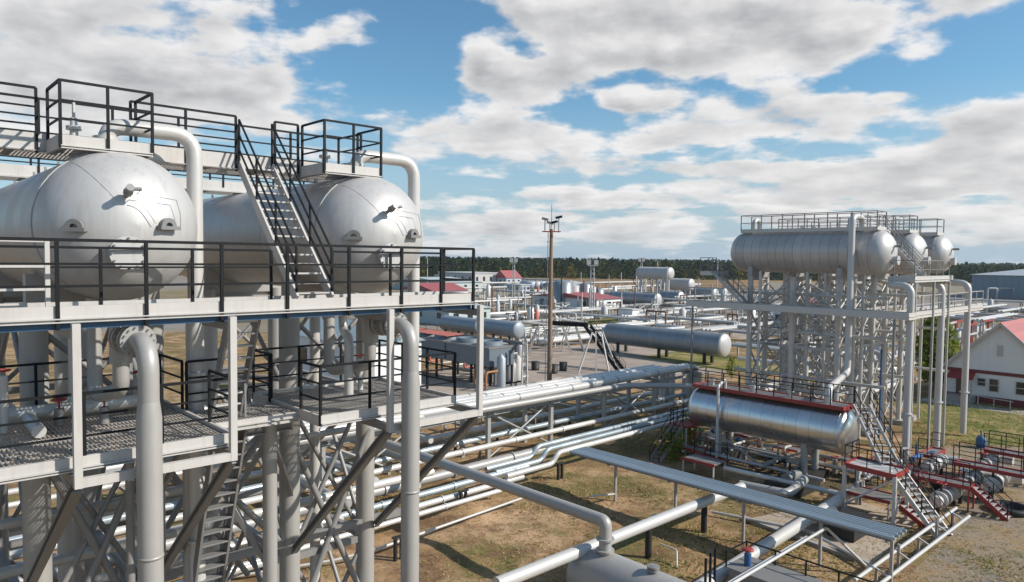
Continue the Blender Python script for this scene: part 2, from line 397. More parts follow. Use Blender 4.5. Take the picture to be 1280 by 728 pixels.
def stair(name,label,p0,p1,side,width,n,parentgroup=None,strm=FASC,trm=FASC,railm=BLK,rails=(0,1),sw=.05,sh=.22,td=.22,railh=1.0,levels=(1,.5)):
    "p0 bottom centre, p1 top centre, side = horizontal unit across"
    p0=V(p0);p1=V(p1);side=V(side).normalized(); o=thing(name,label,'stairs',p0,parentgroup)
    dr=(p1-p0); hz=V((dr.x,dr.y,0)).normalized()
    for s in (-1,1): MB().beam(p0+side*s*width/2,p1+side*s*width/2,sw,sh).build('stringer',strm,o)
    t0=None
    for k in range(n):
        c=p0+dr*((k+.6)/n)
        if t0 is None:
            t0=MB().box(c,width-.06,td,.035,(side,hz,Z)).build('tread',trm,o)
        else: 
            c2=t0.copy(); COL.objects.link(c2); c2.parent=o; c2.location=dr*(k/n)
    for s in rails:
        sg=1 if s else -1; a=p0+side*sg*width/2; b_=p1+side*sg*width/2
        r=MB()
        for lv in levels: r.beam(a+Z*railh*lv,b_+Z*railh*lv,.035)
        r=r.build('handrail',railm,o); k=max(2,round(dr.length/1.3))
        for i in range(k+1):
            q=a+(b_-a)*(i/k); po=bpy.data.objects.new('post',post_mesh(railh,.04,railm)); COL.objects.link(po); po.parent=r; po.location=q-world(r)
    return o
def head_prof(r,dep,n=9): return [(dep*math.sin(math.pi/2*i/n),r*math.cos(math.pi/2*i/n)+1e-4) for i in range(n+1)]
def flange(b,c,d,r,t=.07,n=16):
    d=V(d).normalized(); b.cyl(V(c)-d*t/2,V(c)+d*t/2,r,n)
def pipe(name,label,pts,r,m,group=None,bend=None,n=12,flanges=(),cat='pipe'):
    b=MB().pipe(pts,r,bend,n)
    o=tag(b.build(name,m),label,cat,group)
    if flanges:
        for (c,d) in flanges:
            q=MB(); flange(q,c,d,r*1.45,.06); q.build('flange',m,o)
    return o
def tank(F,label,u,v0,v1,z,r,dep,shellm,headm,group=None,name='storage_tank'):
    o=thing(name,label,'tank',F(u,v0,z-r),group)
    MB().lathe(F(u,v0,z),B,[(0,r),(v1-v0,r)],48).build('shell',shellm,o)
    MB().lathe(F(u,v0,z),-B,head_prof(r,dep),48).build('head',headm,o)
    MB().lathe(F(u,v1,z),B,head_prof(r,dep),32).build('head',shellm,o)
    for vv in (v0+.02,):
        MB().lathe(F(u,vv-.05,z),B,[(0,r),(0,r+.02),(.12,r+.02),(.12,r)],48,False).build('weld_band',shellm,o)
    return o
def lattice(b,cols,levels,r):
    pass
# ------------------------------------------------------------------ LEFT FACILITY
o_=P(590,372,11.55); L=Fr((o_.x,o_.y))
ZT=13.05; RT=1.47; TU=(-7.0,-1.3)
tlab=('big white pressure tank nearest the camera at the left edge','white pressure tank right of the steep stair, behind the black-railed platform')
for i,u in enumerate(TU):
    o=tank(L,tlab[i],u,2.6,14.5,ZT,RT,1.25,WHT,HEAD,'white tanks on the near platform tower')
    def hp(sx,sz,out=0):
        c=math.sqrt(max(0,1-sx*sx-sz*sz)); n=(A*(sx/RT)+Z*(sz/RT)-B*(c/1.25)).normalized()
        return L(u+RT*sx,2.6-1.25*c,ZT+RT*sz)+n*out, n
    q,n=hp(-.1,.36); nb=MB(); nb.cyl(q-n*.05,q+n*.16,.045,10); nb.cyl(q+n*.14,q+n*.24,.085,12); nb.cyl(q+n*.24,q+n*.42,.07,10)
    nb.cyl(q+n*.33-A*.02,q+n*.33+A*.2+n*.03,.035,8); nb.build('instrument_nozzle',STEEL,o)
    c1=[q+n*.33+A*.2]+[hp(-.1+.55*k/6,.36-.05*k/6,.16)[0] for k in range(1,7)]+[hp(.5,.15-.2*k/5,.14)[0] for k in range(6)]
    nb=MB().tube(c1,.008,6); c2=[hp(-.06+.028*k,.27-.012*k*k/4,.09)[0] for k in range(10)]+[hp(.205,.02,.09)[0]]
    nb.tube(c2,.007,6); nb.build('conduit',CABLE,o)
    for (sx,sz) in ((-.64,-.06),(.37,-.01)):
        q,n=hp(sx,sz); x=(Z.cross(n)).normalized(); y=n.cross(x); lb=MB()
        prev=None; K=10; vs=[]
        for k in range(K+1):
            g_=math.pi*k/K
            for rr in (.075,.16):
                vs.append(q+x*rr*math.cos(g_)+y*rr*math.sin(g_)+n*.10)
        m_=len(vs); vs2=[p-n*.09 for p in vs]; fs=[]
        for k in range(K):
            a0,a1,b0,b1=2*k,2*k+1,2*k+2,2*k+3
            fs+=[(a0,a1,b1,b0),(a1,a1+m_,b1+m_,b1),(a0,b0,b0+m_,a0+m_)]
        lb.add(vs+vs2,fs); lb.box(q-y*.03+n*.06,.40,.07,.16,(x,y,n)); lb.build('lifting_lug',DSTEEL,o)
    for aa in (2.2,):
        wl=[hp(.34*math.cos(aa)+(.98-.34)*t_/12*math.cos(aa),.34*math.sin(aa)+(.98-.34)*t_/12*math.sin(aa),.002)[0] for t_ in range(13)]
        MB().tube(wl,.0035,5).build('weld_seam',HEAD,o)
    q,n=hp(-.12,-.37); n=(n*.35-B+Z*.12).normalized(); nb=MB(); nb.cyl(q-n*.25,q+n*.17,.24,24); nb.cyl(q+n*.17,q+n*.20,.32,28); nb.cyl(q+n*.206,q+n*.25,.32,28); q=q+n*.10; o2=nb.build('manhole_cover',HEAD,o)
    x=Z.cross(n).normalized(); y=n.cross(x); bb=MB()
    for k in range(12):
        g_=k*math.pi/6; c=q+x*.28*math.cos(g_)+y*.28*math.sin(g_); bb.cyl(c+n*.03,c+n*.19,.022,6)
    bb.build('bolt_ring',DSTEEL,o2)
    nb=MB(); nb.cyl(L(u-.1,3.05,ZT+RT-.1),L(u-.1,3.05,ZT+RT+.35),.16,14); flange(nb,L(u-.1,3.05,ZT+RT+.3),Z,.24); nb.build('top_nozzle',PWHT,o)
    for vv in (4.6,10.5):
        MB().bx(u-1.3,u+1.3,vv-.16,vv+.16,11.28,12.05,L).build('saddle',PCOL,o)
    # ladder rings / walkway brackets on shell
    for k in range(7):
        for s_ in (-1,1): MB().beam(L(u+.35*s_,3.2+k*1.5,ZT+RT*.96),L(u+.35*s_,3.2+k*1.5,14.62),.05).build('top_bracket',STEEL,o)
# supports
slab=('grey column frame carrying the tank nearest the camera','grey column frame under the white tank beside the steep stair')
def support(F,label,u,vs,ztop,m,bm,du=1.15,rc=.265,lev=(8.7,4.4),group=None,dense=True):
    o=thing('tank_support',label,'support frame',F(u,vs[0],0),group)
    for v in vs:
        for s in (-1,1):
            MB().cyl(F(u+s*du,v,0),F(u+s*du,v,ztop),rc,20).build('column',m,o)
            MB().bx(u+s*du-.5,u+s*du+.5,v-.5,v+.5,0,.35,F).build('footing',CONC,o)
        MB().ibeam(F(u-du-.3,v,ztop-.12),F(u+du+.3,v,ztop-.12),.25,.3).build('cap_beam',m,o)
    for z in lev:
        for v in vs: MB().beam(F(u-du,v,z),F(u+du,v,z),.14,.18).build('cross_beam',bm,o)
        for s in (-1,1): MB().beam(F(u+s*du,vs[0],z-.02),F(u+s*du,vs[-1],z-.02),.14,.18).build('cross_beam',bm,o)
    zz=[.5]+sorted(lev)+[ztop-.4]
    for i in range(len(zz)-1):
        z0,z1=zz[i],zz[i+1]
        for v in (vs if dense else vs[:1]):
            MB().cyl(F(u-du,v,z0),F(u+du,v,z1),.065,8).build('brace',bm,o); MB().cyl(F(u+du,v+.14,z0),F(u-du,v+.14,z1),.065,8).build('brace',bm,o)
        for s in (-1,1):
            vm=(vs[0]+vs[-1])/2
            MB().cyl(F(u+s*du,vs[0],z0),F(u+s*du,vm,z1),.065,8).build('brace',bm,o); MB().cyl(F(u+s*du,vs[-1],z0),F(u+s*du,vm,z1),.065,8).build('brace',bm,o)
    return o
for i,u in enumerate(TU): support(L,slab[i],u,(4.6,10.5),11.4,PCOL,STEEL,group='column frames of the near tower')
# upper platform
def platform(name,label,F,u0,u1,v0,v1,z,group=None,front=True,sides=(),toe=.10,depth=.30,blue=False,fm=FASC):
    o=thing(name,label,'platform',F((u0+u1)/2,v0,z-depth),group)
    grating(F,u0+.03,u1-.03,v0+.05,v1-.02,z,o)
    MB().bx(u0,u1,v0-.03,v0+.03,z-depth,z+toe,F).build('fascia',fm,o)
    b=MB(); b.bx(u0,u1,v0-.085,v0-.031,z-.115,z-.095,F); b.build('fascia_lip',fm,o); b=MB(); b.bx(u0,u1,v0-.085,v0-.031,z-depth+.002,z-depth+.022,F); b.build('fascia_lip',fm,o)
    n=max(1,int((u1-u0)/2.6))
    for k in range(n):
        uu=u0+(u1-u0)*(k+.5)/n; MB().bx(uu-.006,uu+.006,v0-.034,v0-.030,z-depth+.03,z-.12,F).build('splice_joint',DSTEEL,o)
    MB().bx(u0,u1,v1-.03,v1+.03,z-depth,z+toe,F).build('fascia',fm,o)
    for uu in sides: MB().bx(uu-.03,uu+.03,v0+.032,v1-.032,z-depth,z+toe,F).build('fascia',fm,o)
    b=MB(); n=max(1,int((u1-u0)/1.2))
    for k in range(n+1):
        uu=u0+.1+(u1-u0-.2)*k/n; b.bx(uu-.05,uu+.05,v0+.04,v1-.04,max(z-.22,z-depth+.01),z-.05,F)
    b.build('joist',DSTEEL,o)
    if blue: MB().bx(u0,u1,v0+.035,v0+.13,z-depth-.11,z-depth-.004,F).build('blue_edge_beam',BLUE,o)
    return o
up=platform('upper_platform','long white upper walkway with black railing in front of the two near tanks',L,-14,0,0,1.15,11.55,sides=(0,),blue=True,depth=.17)
fu=[-13.4,-12.1,-10.7,-9.85,-8.55,-7.24,-5.96,-4.69,-3.34,-2.04,-.96,0.0]
railing(up,[[L(-14,-.045,11.55),L(.0,-.045,11.55),L(0,1.15,11.55)]],1.16,drop=.28,w=.055,rw=.045,posts=[L(u,-.045,11.55) for u in fu]+[L(0,1.12,11.55)])
railing(up,[[L(-14,1.12,11.55),L(-4.5,1.12,11.55)],[L(-3.1,1.12,11.55),L(-.05,1.12,11.55)]],1.05,gap=1.6)
o=thing('guard_frame','white square guard frame behind the black rail below the nearest tank','guard frame',L(-9,.7,11.55))
for uu in (-9.55,-8.55,-10.8): MB().beam(L(uu,.72,11.55),L(uu,.72,12.75),.07).build('frame_post',FASC,o)
for zz in (12.7,12.28,11.9): MB().beam(L(-10.8,.72,zz),L(-8.52,.72,zz),.05).build('frame_rail',FASC,o)
# front hanger frames
hl=('leftmost white hanger post with dark diagonal brace','white hanger post between the two thick risers','white hanger post in front of the lower right platform','rightmost white hanger post at the end of the upper walkway')
for i,u in enumerate((-8.34,-5.84,-2.44,.08)):
    o=thing('hanger_frame',hl[i],'hanger frame',L(u,-.22,8.8),'hanger frames along the near platform')
    MB().beam(L(u,-.22,8.72),L(u,-.22,11.375),.12).build('hanger_post',FASC,o)
    MB().beam(L(u,-.16,11.2),L(u,1.2,11.2),.11,.16).build('bracket_arm',STEEL,o)
    MB().beam(L(u,-.16,8.8),L(u,4.35,8.8),.12,.16).build('bracket_arm',STEEL,o)
    MB().ibeam(L(u,-.12,8.70),L(u,4.4,(5.5,4.9,4.65,4.75)[i]),.16,.16,.03).build('brace',DSTEEL,o)
for (u0,u1,l) in ((-8.28,-5.9,'white tie beam between the hanger posts under the lower left platform'),(-2.38,.02,'white tie beam between the two right hanger posts')):
    tag(MB().beam(L(u0,-.22,8.8),L(u1,-.22,8.8),.11,.15).build('tie_beam',FASC),l,'beam')
# lower platforms
p=platform('lower_platform','grating platform with black railings at the lower left, around the thick riser',L,-13,-5.75,.05,4.25,9.1,sides=(-5.75,),toe=.07,depth=.16)
railing(p,[[L(-13,.05,9.1),L(-5.78,.05,9.1)],[L(-5.75,.05,9.1),L(-5.75,1.2,9.1)],[L(-13,4.2,9.1),L(-5.78,4.2,9.1),L(-5.75,2.8,9.1)]],1.1,gap=1.25,drop=.15)
p2=platform('lower_platform','small railed grating platform between the tall column and the far riser',L,-3.8,-.25,.32,3.7,9.1,sides=(-3.8,-.25),toe=.07,depth=.16)
railing(p2,[[L(-3.8,1.2,9.1),L(-3.8,.32,9.1),L(-.25,.32,9.1),L(-.25,3.7,9.1),L(-3.8,3.7,9.1),L(-3.8,2.7,9.1)]],1.1,gap=1.25,drop=.15)
p3=platform('link_walkway','pale floor walkway linking the two lower platforms behind the ladder',L,-5.72,-3.83,1.3,2.7,9.1,toe=.0,depth=.2)
railing(p3,[[L(-5.7,2.68,9.1),L(-3.85,2.68,9.1)]],1.1,gap=.95)
stair('platform_stair','steep white stair climbing from the upper walkway to the tank top gangway',L(-3.78,.62,11.6),L(-3.78,3.55,14.62),A,.80,15,railh=1.05,levels=(1,.66,.33))
stair('ship_ladder','steep grey ladder from the link walkway to the upper walkway',L(-5.0,2.35,9.1),L(-5.0,1.2,11.5),A,.62,9,strm=STEEL,trm=FASC,rails=())
stair('lower_ladder','dark steel ladder going down to the ground under the link walkway',L(-5.22,4.7,0),L(-5.22,1.5,9.0),A,.62,30,strm=DSTEEL,trm=DSTEEL,railm=DSTEEL,rails=(1,),railh=.8)
# top gangway and boxes
gw=platform('top_gangway','white gangway with black railings running across the tops of the near tanks',L,-15,-.9,3.6,4.7,14.62,toe=.24,depth=.12)
railing(gw,[[L(-15,3.57,14.62),L(-8.2,3.57,14.62)],[L(-6.5,3.57,14.62),L(-4.25,3.57,14.62)],[L(-3.3,3.57,14.62),L(-2.7,3.57,14.62)],[L(-15,4.7,14.62),L(-.95,4.7,14.62),L(-.9,3.6,14.62)]],1.12,gap=1.35,drop=.15)
rg=platform('rear_gangway','second white gangway farther back across the near tanks, seen under the first',L,-17,1.0,9.6,10.7,14.62,toe=.2,depth=.14)
railing(rg,[[L(-17,9.57,14.62),L(1.0,9.57,14.62)],[L(-17,10.7,14.62),L(1.0,10.7,14.62)]],1.1,gap=1.7,drop=.0)
bl=('railed box platform on top of the tank nearest the camera','railed box platform on top of the tank beside the steep stair')
for i,(u0,u1) in enumerate(((-8.02,-6.42),(-2.62,-1.06))):
    q=platform('valve_platform',bl[i],L,u0,u1,2.4,3.55,14.62,sides=(u0,u1),toe=.10,depth=.16,group='box platforms on the near tanks')
    railing(q,[[L(u0,3.5,14.62),L(u0,2.36,14.62),L(u1,2.36,14.62),L(u1,3.5,14.62)]],1.1,gap=.82 if i==0 else .9,drop=.15)
    b=MB(); b.cyl(L(u0+.35,3.0,14.6),L(u0+.35,3.0,15.15),.09,10,.06); b.cyl(L(u0+.35,3.0,15.15),L(u0+.35,3.0,15.5),.03,8); flange(b,L(u0+.35,3,14.95),Z,.14)
    tag(b.build('relief_valve',PWHT),('small white relief valve on the box platform of the nearest tank','small white relief valve on the box platform beside the stair')[i],'valve')
# big risers from tank top
for i,(u,l) in enumerate(((-7.1,'white overhead pipe curving down right of the tank nearest the camera'),(-1.4,'white overhead pipe curving down at the right end of the second near tank'))):
    ur=u+(1.68 if i==0 else 1.72)
    pipe('riser_pipe',l,[L(u,3.0,14.4),L(u,3.0,15.08),L(ur,2.9,15.08),L(ur,2.9,.0)],.165,PWHT,'overhead risers of the near tanks',bend=.5,n=16,flanges=[(L(u,3,14.62),Z),(L(ur,2.9,9.9),Z),(L(ur,2.9,6.2),Z)])
# front risers with tee
for i,(u,l) in enumerate(((-7.35,'thick grey riser bending down in front of the lower left platform'),(-2.1,'thick grey riser bending down in front of the lower right platform'))):
    o=thing('thick_riser',l,'pipe',L(u,-.5,0),'thick risers in front of the near tower')
    MB().pipe([L(u,.95,11.0),L(u,-.5,11.0),L(u,-.5,10.0)],.165,bend=.5,n=18,seg=8).build('elbow',PCOL,o)
    MB().lathe(L(u,-.5,10.05),-Z,[(0,.165),(.28,.20),(10.05,.20)],20).build('sleeve',PCOL,o)
    for z in (7.4,3.5):
        MB().lathe(L(u,-.5,z),Z,[(0,.199),(0,.208),(.05,.208),(.05,.199)],20).build('weld_band',PCOL,o)
    b=MB(); b.cyl(L(u,1.15,10.5),L(u,1.15,11.25),.19,18); b.cyl(L(u,1.15,11.25),L(u,1.15,11.35),.19,18,.12); b.pipe([L(u,1.15,10.5),L(u,1.15,10.0),L(u,3.1,9.6),L(u,3.1,11.6)],.14); b.build('tee',PCOL,o)
    for k in (.08,.24,.62,.78): 
        q=MB(); flange(q,L(u,k,11.0),B,.29,.07,22)
        q.build('flange',PCOL,o)
    for k in (.16,.70):
        q=MB()
        for j in range(14):
            g_=j*math.pi/7; c=L(u,k,11.0)+A*.245*math.cos(g_)+Z*.245*math.sin(g_); q.cyl(c-B*.16,c+B*.16,.016,6)
        q.build('bolt_ring',DSTEEL,o)
# small pipes under tanks
for i,(pts,r,m,l) in enumerate((
  ([L(-8.5,2.0,9.25),L(-8.5,3.4,9.3),L(-7.6,3.6,9.3),L(-7.6,3.6,11.5)],.12,PWHT,'white bent pipe on the lower left platform beside the thick column'),
  ([L(-9.3,3.4,9.35),L(-6.1,3.4,9.35),L(-6.1,3.4,7.2)],.14,PWHT,'white pipe lying across the lower left platform floor'),
  ([L(-6.6,3.6,10.6),L(-6.6,3.6,.2)],.09,STEEL,'thin grey downpipe behind the thick left riser'),
  ([L(-1.6,3.3,11.5),L(-1.6,3.3,10.6),L(-2.4,1.6,10.6),L(-2.4,1.6,9.2)],.11,PWHT,'white bent drain pipe above the lower right platform'),
  ([L(-4.6,5.6,11.2),L(-4.6,5.6,0)],.15,PWHT,'white vertical pipe between the two tank frames'),
  ([L(-3.2,8.2,11.2),L(-3.2,8.2,0)],.2,PWHT,'wide white vertical pipe deep under the second near tank'),
  ([L(-9.6,6.6,11.2),L(-9.6,6.6,0)],.16,PCOL,'grey vertical pipe behind the leftmost thick column'),
  ([L(-14,6.3,5.2),L(3.5,6.3,5.2)],.13,PSIL,'silver pipe crossing between the near tower columns at mid height'),
  ([L(-14,5.4,6.6),L(-3.5,5.4,6.6),L(-3.5,9.5,6.6)],.11,PWHT,'white pipe crossing high under the lower left platform'),
  )): pipe('tower_pipe',l,pts,r,m)
for (u,v,l) in ((-8.0,3.0,'red handwheel valve on the lower left platform by the thick column'),(-7.3,2.6,'red handwheel valve on the lower left platform by the riser')):
    o=thing('gate_valve',l,'valve',L(u,v,9.1)); MB().cyl(L(u,v,9.12),L(u,v,9.45),.09,10).build('valve_body',STEEL,o)
    b=MB(); b.lathe(L(u,v,9.62),Z,[(-.02,.12),(.0,.15),(.02,.12),(0,.10),(-.02,.12)],14); b.beam(L(u-.12,v,9.62),L(u+.12,v,9.62),.025); b.cyl(L(u,v,9.45),L(u,v,9.64),.02,6); b.build('handwheel',RED,o)
# front mid column & its brackets
o=thing('mid_column','grey column with diagonal braces between the two lower platforms','support frame',L(-4.2,1.1,0))
for (u,v) in ((-4.2,1.9),(-5.5,3.1)):
    MB().cyl(L(u,v,0),L(u,v,8.85),.16,14).build('column',PCOL,o)
MB().ibeam(L(-6.0,3.1,8.72),L(-3.7,3.1,8.72),.2,.26).build('cap_beam',STEEL,o); MB().ibeam(L(-6.0,1.9,8.72),L(-3.7,1.9,8.72),.2,.26).build('cap_beam',STEEL,o)
for (a_,b_) in (((-4.2,1.9,8.5),(-5.5,3.1,5.5)),((-5.5,3.1,8.5),(-4.2,1.9,5.5)),((-4.2,1.9,5.2),(-5.5,3.1,1)),((-5.5,3.1,5.2),(-4.2,1.9,1)),((-4.2,1.9,8.6),(-2.5,4.4,6.2)),((-5.5,3.1,8.6),(-5.8,4.4,6.8))):
    MB().beam(L(*a_),L(*b_),.11).build('brace',STEEL,o)
# extra lattice bracing between tower columns
o=thing('lattice_bracing','crossed grey bracing between the near tank column frames','bracing',L(-4,6,0))
for (a_,b_) in (((-8.15,4.45,8.4),(-5.85,4.45,3.2)),((-5.85,4.4,8.4),(-8.15,4.4,3.2)),((-2.45,4.45,7.6),(-.15,4.45,2.4)),((-.15,4.4,7.6),(-2.45,4.4,2.4)),
   ((-5.85,4.6,8.6),(-2.45,4.6,4.6)),((-2.45,4.75,8.6),(-5.85,4.75,4.6)),((-5.85,7.4,8.6),(-2.45,7.4,3.0)),((-2.45,7.5,8.6),(-5.85,7.5,3.0)),((-2.45,4.6,8.8),(-.15,9.8,8.7)),((-.15,4.6,8.8),(-2.45,9.8,8.7)),((-8.15,4.6,8.75),(-5.85,9.8,8.65)),((-2.45,4.6,8.5),(-2.45,10.5,5.0)),((-.15,4.7,8.5),(-.15,10.5,4.6)),((-2.45,5,3.2),(-.15,9,7.4))):
    MB().cyl(L(*a_),L(*b_),.085,9).build('brace',STEEL,o)
MB().beam(L(-12,4.5,4.9),L(1,4.5,4.9),.16,.2).build('cross_beam',STEEL,o)
# ------------------------------------------------------------------ RIGHT FACILITY (three silver tanks)
Rf=Fr((23.9,47.0)); ZR=13.15
rl=('long silver tank with bright head nearest in the tall right tank row','middle silver tank of the tall right row, only its white head showing','farthest silver tank of the tall right row with round white head')
for i in range(3):
    u=5.7*i
    o=tank(Rf,rl[i],u,0,9.45,ZR,1.46,1.0,SILV,HEAD,'silver tanks on the tall right tower')
    for vv in (2,8.4): MB().bx(u-1.3,u+1.3,vv-.16,vv+.16,11.3,12.1,Rf).build('saddle',PCOL,o)
    q=Rf(u-.12,-1.0,ZR+.4); MB().cyl(q,q-B*.45,.08,8).build('instrument_nozzle',STEEL,o); MB().cyl(Rf(u-.1,-.9,ZR-.5),Rf(u-.1,-1.25,ZR-.5),.3,18).build('manhole_cover',HEAD,o)
    for vv in (2.0,4.4,5.2,8.9): MB().cyl(Rf(u,vv,14.5),Rf(u,vv,15.0),.14,10).build('top_nozzle',PWHT,o)
    support(Rf,('grey column frame under the long silver tank','grey column frame under the middle silver tank','grey column frame under the farthest silver tank')[i],u,(2,5.2,8.4),11.4,RCOL,RSTL,rc=.195,lev=(9.2,6.6,3.6),group='column frames of the right tower')
    q=platform('tank_top_walkway',('railed walkway along the top of the long silver tank','railed walkway along the top of the middle silver tank','railed walkway along the top of the farthest silver tank')[i],Rf,u-.75,u+.75,-.1,9.5,14.72,sides=(u-.75,u+.75),toe=.1,depth=.16,fm=RCOL)
    railing(q,[[Rf(u-.75,-.1,14.72),Rf(u-.75,9.5,14.72),Rf(u+.75,9.5,14.72),Rf(u+.75,-.1,14.72),Rf(u-.75,-.1,14.72)]],1.1,m=DSTEEL,gap=1.5,w=.06,rw=.045,levels=(1,.5))
    # lower risers
    ur=u+.35-.02; 
    pipe('goose_riser',('tall white goose-neck riser nearest the round-ended red-railed tank','tall white goose-neck riser in the middle of three by the red steps','tall white goose-neck riser in front of the white house')[i],[Rf(u-.5,-1.0,11.6),Rf(u-.5,-1.0,11.1),Rf(u-1.62,-1.3,11.1),Rf(u-1.62,-2.55,11.1),Rf(u-1.62,-2.55,.2)],.22,PWHT,'goose-neck risers of the right tower',bend=.7,n=14,flanges=[(Rf(u-1.62,-2.55,3.2),Z)])
q=platform('cross_gangway','railed cross gangway joining the tops of the three silver tanks',Rf,.8,10.6,1.1,2.2,14.70,toe=.08,depth=.16,fm=RCOL)
railing(q,[[Rf(.8,1.1,14.7),Rf(10.6,1.1,14.7)],[Rf(.8,2.2,14.7),Rf(10.6,2.2,14.7)]],1.1,m=DSTEEL,gap=1.6,levels=(1,.5))
q=platform('end_platform','white edged railed platform in front of the silver tank heads',Rf,-1.3,5.2,-2.6,-1.35,11.55,sides=(-1.3,5.2),toe=.12,depth=.26)
railing(q,[[Rf(-1.3,-1.4,11.55),Rf(-1.3,-2.6,11.55),Rf(5.2,-2.6,11.55),Rf(5.2,-1.4,11.55)]],1.1,m=DSTEEL,gap=1.3,levels=(1,.5))
stair('tank_top_stair','white stair from the end platform up to the tank top walkway',Rf(2.6,-2.0,11.55),Rf(2.6,.9,14.7),A,.7,12,railm=DSTEEL)
for uu in (-1.2,2.1,5.1):
    tag(MB().beam(Rf(uu,-2.65,0),Rf(uu,-2.65,11.3),.13).build('platform_post',PCOL),{-1.2:'slim grey post under the near corner of the end platform',2.1:'slim grey post under the middle of the end platform',5.1:'slim grey post under the far corner of the end platform'}[uu],'post')
q=platform('service_walkway','grey walkway beam along the left side of the long silver tank legs',Rf,-2.7,-1.55,-2.8,12.8,9.35,sides=(-2.7,-1.55),toe=.12,depth=.3,fm=RCOL)
railing(q,[[Rf(-1.55,-2.8,9.35),Rf(-1.55,12.8,9.35)],[Rf(-2.7,9.6,9.35),Rf(-2.7,12.8,9.35),Rf(-1.55,12.8,9.35)]],1.1,m=RSTL,gap=1.6,levels=(1,.5))
for vv in (-2.0,5.2,12.3):
    tag(MB().beam(Rf(-2.6,vv,0),Rf(-2.6,vv,9.05),.11).build('walkway_post',STEEL),{-2.0:'grey post under the near end of the service walkway',5.2:'grey post under the middle of the service walkway',12.3:'thin grey post under the far left end of the service walkway'}[vv],'post')
q=platform('cross_walkway','grey walkway across the right tower below the tank heads',Rf,-1.5,13.2,-2.6,-1.5,9.35,toe=.12,depth=.3,fm=RCOL)
railing(q,[[Rf(-1.5,-2.6,9.35),Rf(13.2,-2.6,9.35),Rf(13.2,-1.5,9.35)]],1.1,m=RSTL,gap=1.6,levels=(1,.5))
q=platform('low_walkway','low grey walkway between the legs of the right tower',Rf,-1.4,12.8,6.0,7.1,6.75,toe=.1,depth=.25,fm=RSTL)
railing(q,[[Rf(-1.4,6.0,6.75),Rf(12.8,6.0,6.75)]],1.1,m=DSTEEL,gap=1.6,levels=(1,.5))
stair('far_end_stair','grey stair at the far left end of the long silver tank',Rf(-2.1,8.2,9.4),Rf(-2.1,10.7,11.6),A,.7,10,strm=RSTL,trm=RSTL,railm=DSTEEL)
q=platform('far_end_landing','small railed landing at the far left end of the long silver tank',Rf,-2.6,-.4,10.7,11.7,11.6,sides=(-2.6,),toe=.1,depth=.2,fm=RCOL)
railing(q,[[Rf(-2.6,10.7,11.6),Rf(-2.6,11.7,11.6),Rf(-.4,11.7,11.6)]],1.1,m=DSTEEL,gap=1,levels=(1,.5))
o=thing('lattice_bracing','fine crossed silver bracing tying the right tower column frames together','bracing',Rf(5.7,5,0))
for (z0,z1) in ((.6,3.6),(3.6,6.6),(6.6,9.2),(9.2,11.1)):
    for v in (2,5.2,8.4):
        for (ua,ub) in ((1.15,4.55),(6.85,10.25)):
            MB().cyl(Rf(ua,v,z0),Rf(ub,v,z1),.05,6).build('brace',RSTL,o); MB().cyl(Rf(ub,v+.12,z0),Rf(ua,v+.12,z1),.05,6).build('brace',RSTL,o)
    for (ua,ub) in ((1.15,4.55),(6.85,10.25)): MB().beam(Rf(ua,2,z1),Rf(ub,2,z1),.11,.14).build('cross_beam',RSTL,o)
for i in range(3):   # pipes between legs
    u=5.7*i
    for k,(du,v,l) in enumerate(((-.3,3.3,'white vertical pipe near the front legs of the '),(.4,6.6,'white vertical pipe near the rear legs of the '),(-.7,4.4,'slim white vertical pipe amid the legs of the '),(.75,1.2,'white downpipe ahead of the front legs of the '),(-1.6,7.4,'grey downpipe beside the left legs of the '))):
        pipe('leg_pipe',l+('long silver tank','middle silver tank','farthest silver tank')[i],[Rf(u+du,v,11.8),Rf(u+du,v,.3)],.11,PWHT,n=10)
    for k in range(3):
        z=(4.5,7.6,10.2)[k]; pipe('leg_pipe',('low','middle','high')[k]+' level pipe between the legs of the '+('long silver tank','middle silver tank','farthest silver tank')[i],[Rf(u-1.0,-1.0,z),Rf(u-1.0+.3*k,9.6,z)],.11,PSIL,n=8)
M18=P(1041,500,4.3); 
pipe('tall_riser','tall white riser from the top of the long silver tank down to the red-railed tank',[Rf(-.3,1,14.5),Rf(-.3,1,15.45),Rf(-1.9,1.0,15.45),Rf(-1.9,1.0,5.35),V((17.9,40.3,5.35)),V((17.9,40.3,4.2))],.2,PWHT,bend=.5,n=14,flanges=[(Rf(-1.9,1,9),Z)])
pipe('small_bend','short white pipe bend on top of the far end of the long silver tank',[Rf(.3,8.6,14.5),Rf(.3,8.6,15.5),Rf(-.5,8.6,15.5),Rf(-.5,8.6,14.45)],.16,PWHT)
# ------------------------------------------------------------------ MIDDLE TANK (red railed)
Mf=Fr((18.5,39.5)); ZM=3.1; RM=1.25
o=tank(Mf,'shiny aluminium clad tank with red top walkway in front of the right tower',0,0,9.1,ZM,RM,.55,SHIN,SHIN)
for vv in (1.9,7.4):
    MB().bx(-.85,.85,vv-.16,vv+.16,1.75,2.3,Mf).build('saddle',PCOL,o)
    for s in (-1,1):
        MB().cyl(Mf(s*.7,vv,.3),Mf(s*.7,vv,1.95),.2,14).build('column',PCOL,o)
    MB().bx(-1.3,1.3,vv-.6,vv+.6,0,.45,Mf).build('footing',PEDB,o)
for (a_,b_) in (((-.7,1.9,1.7),(-.7,4.6,.4)),((-.7,7.4,1.7),(-.7,4.6,.4)),((.7,1.9,.9),(.7,7.4,.9)),((-.7,1.9,1.0),(-.7,7.4,1.0))): MB().cyl(Mf(*a_),Mf(*b_),.06,8).build('brace',PCOL,o)
q=platform('red_walkway','red edged walkway with dark railings on top of the aluminium tank',Mf,-.75,.75,-.2,9.3,4.55,sides=(-.75,.75),toe=.06,depth=.16,fm=RED)
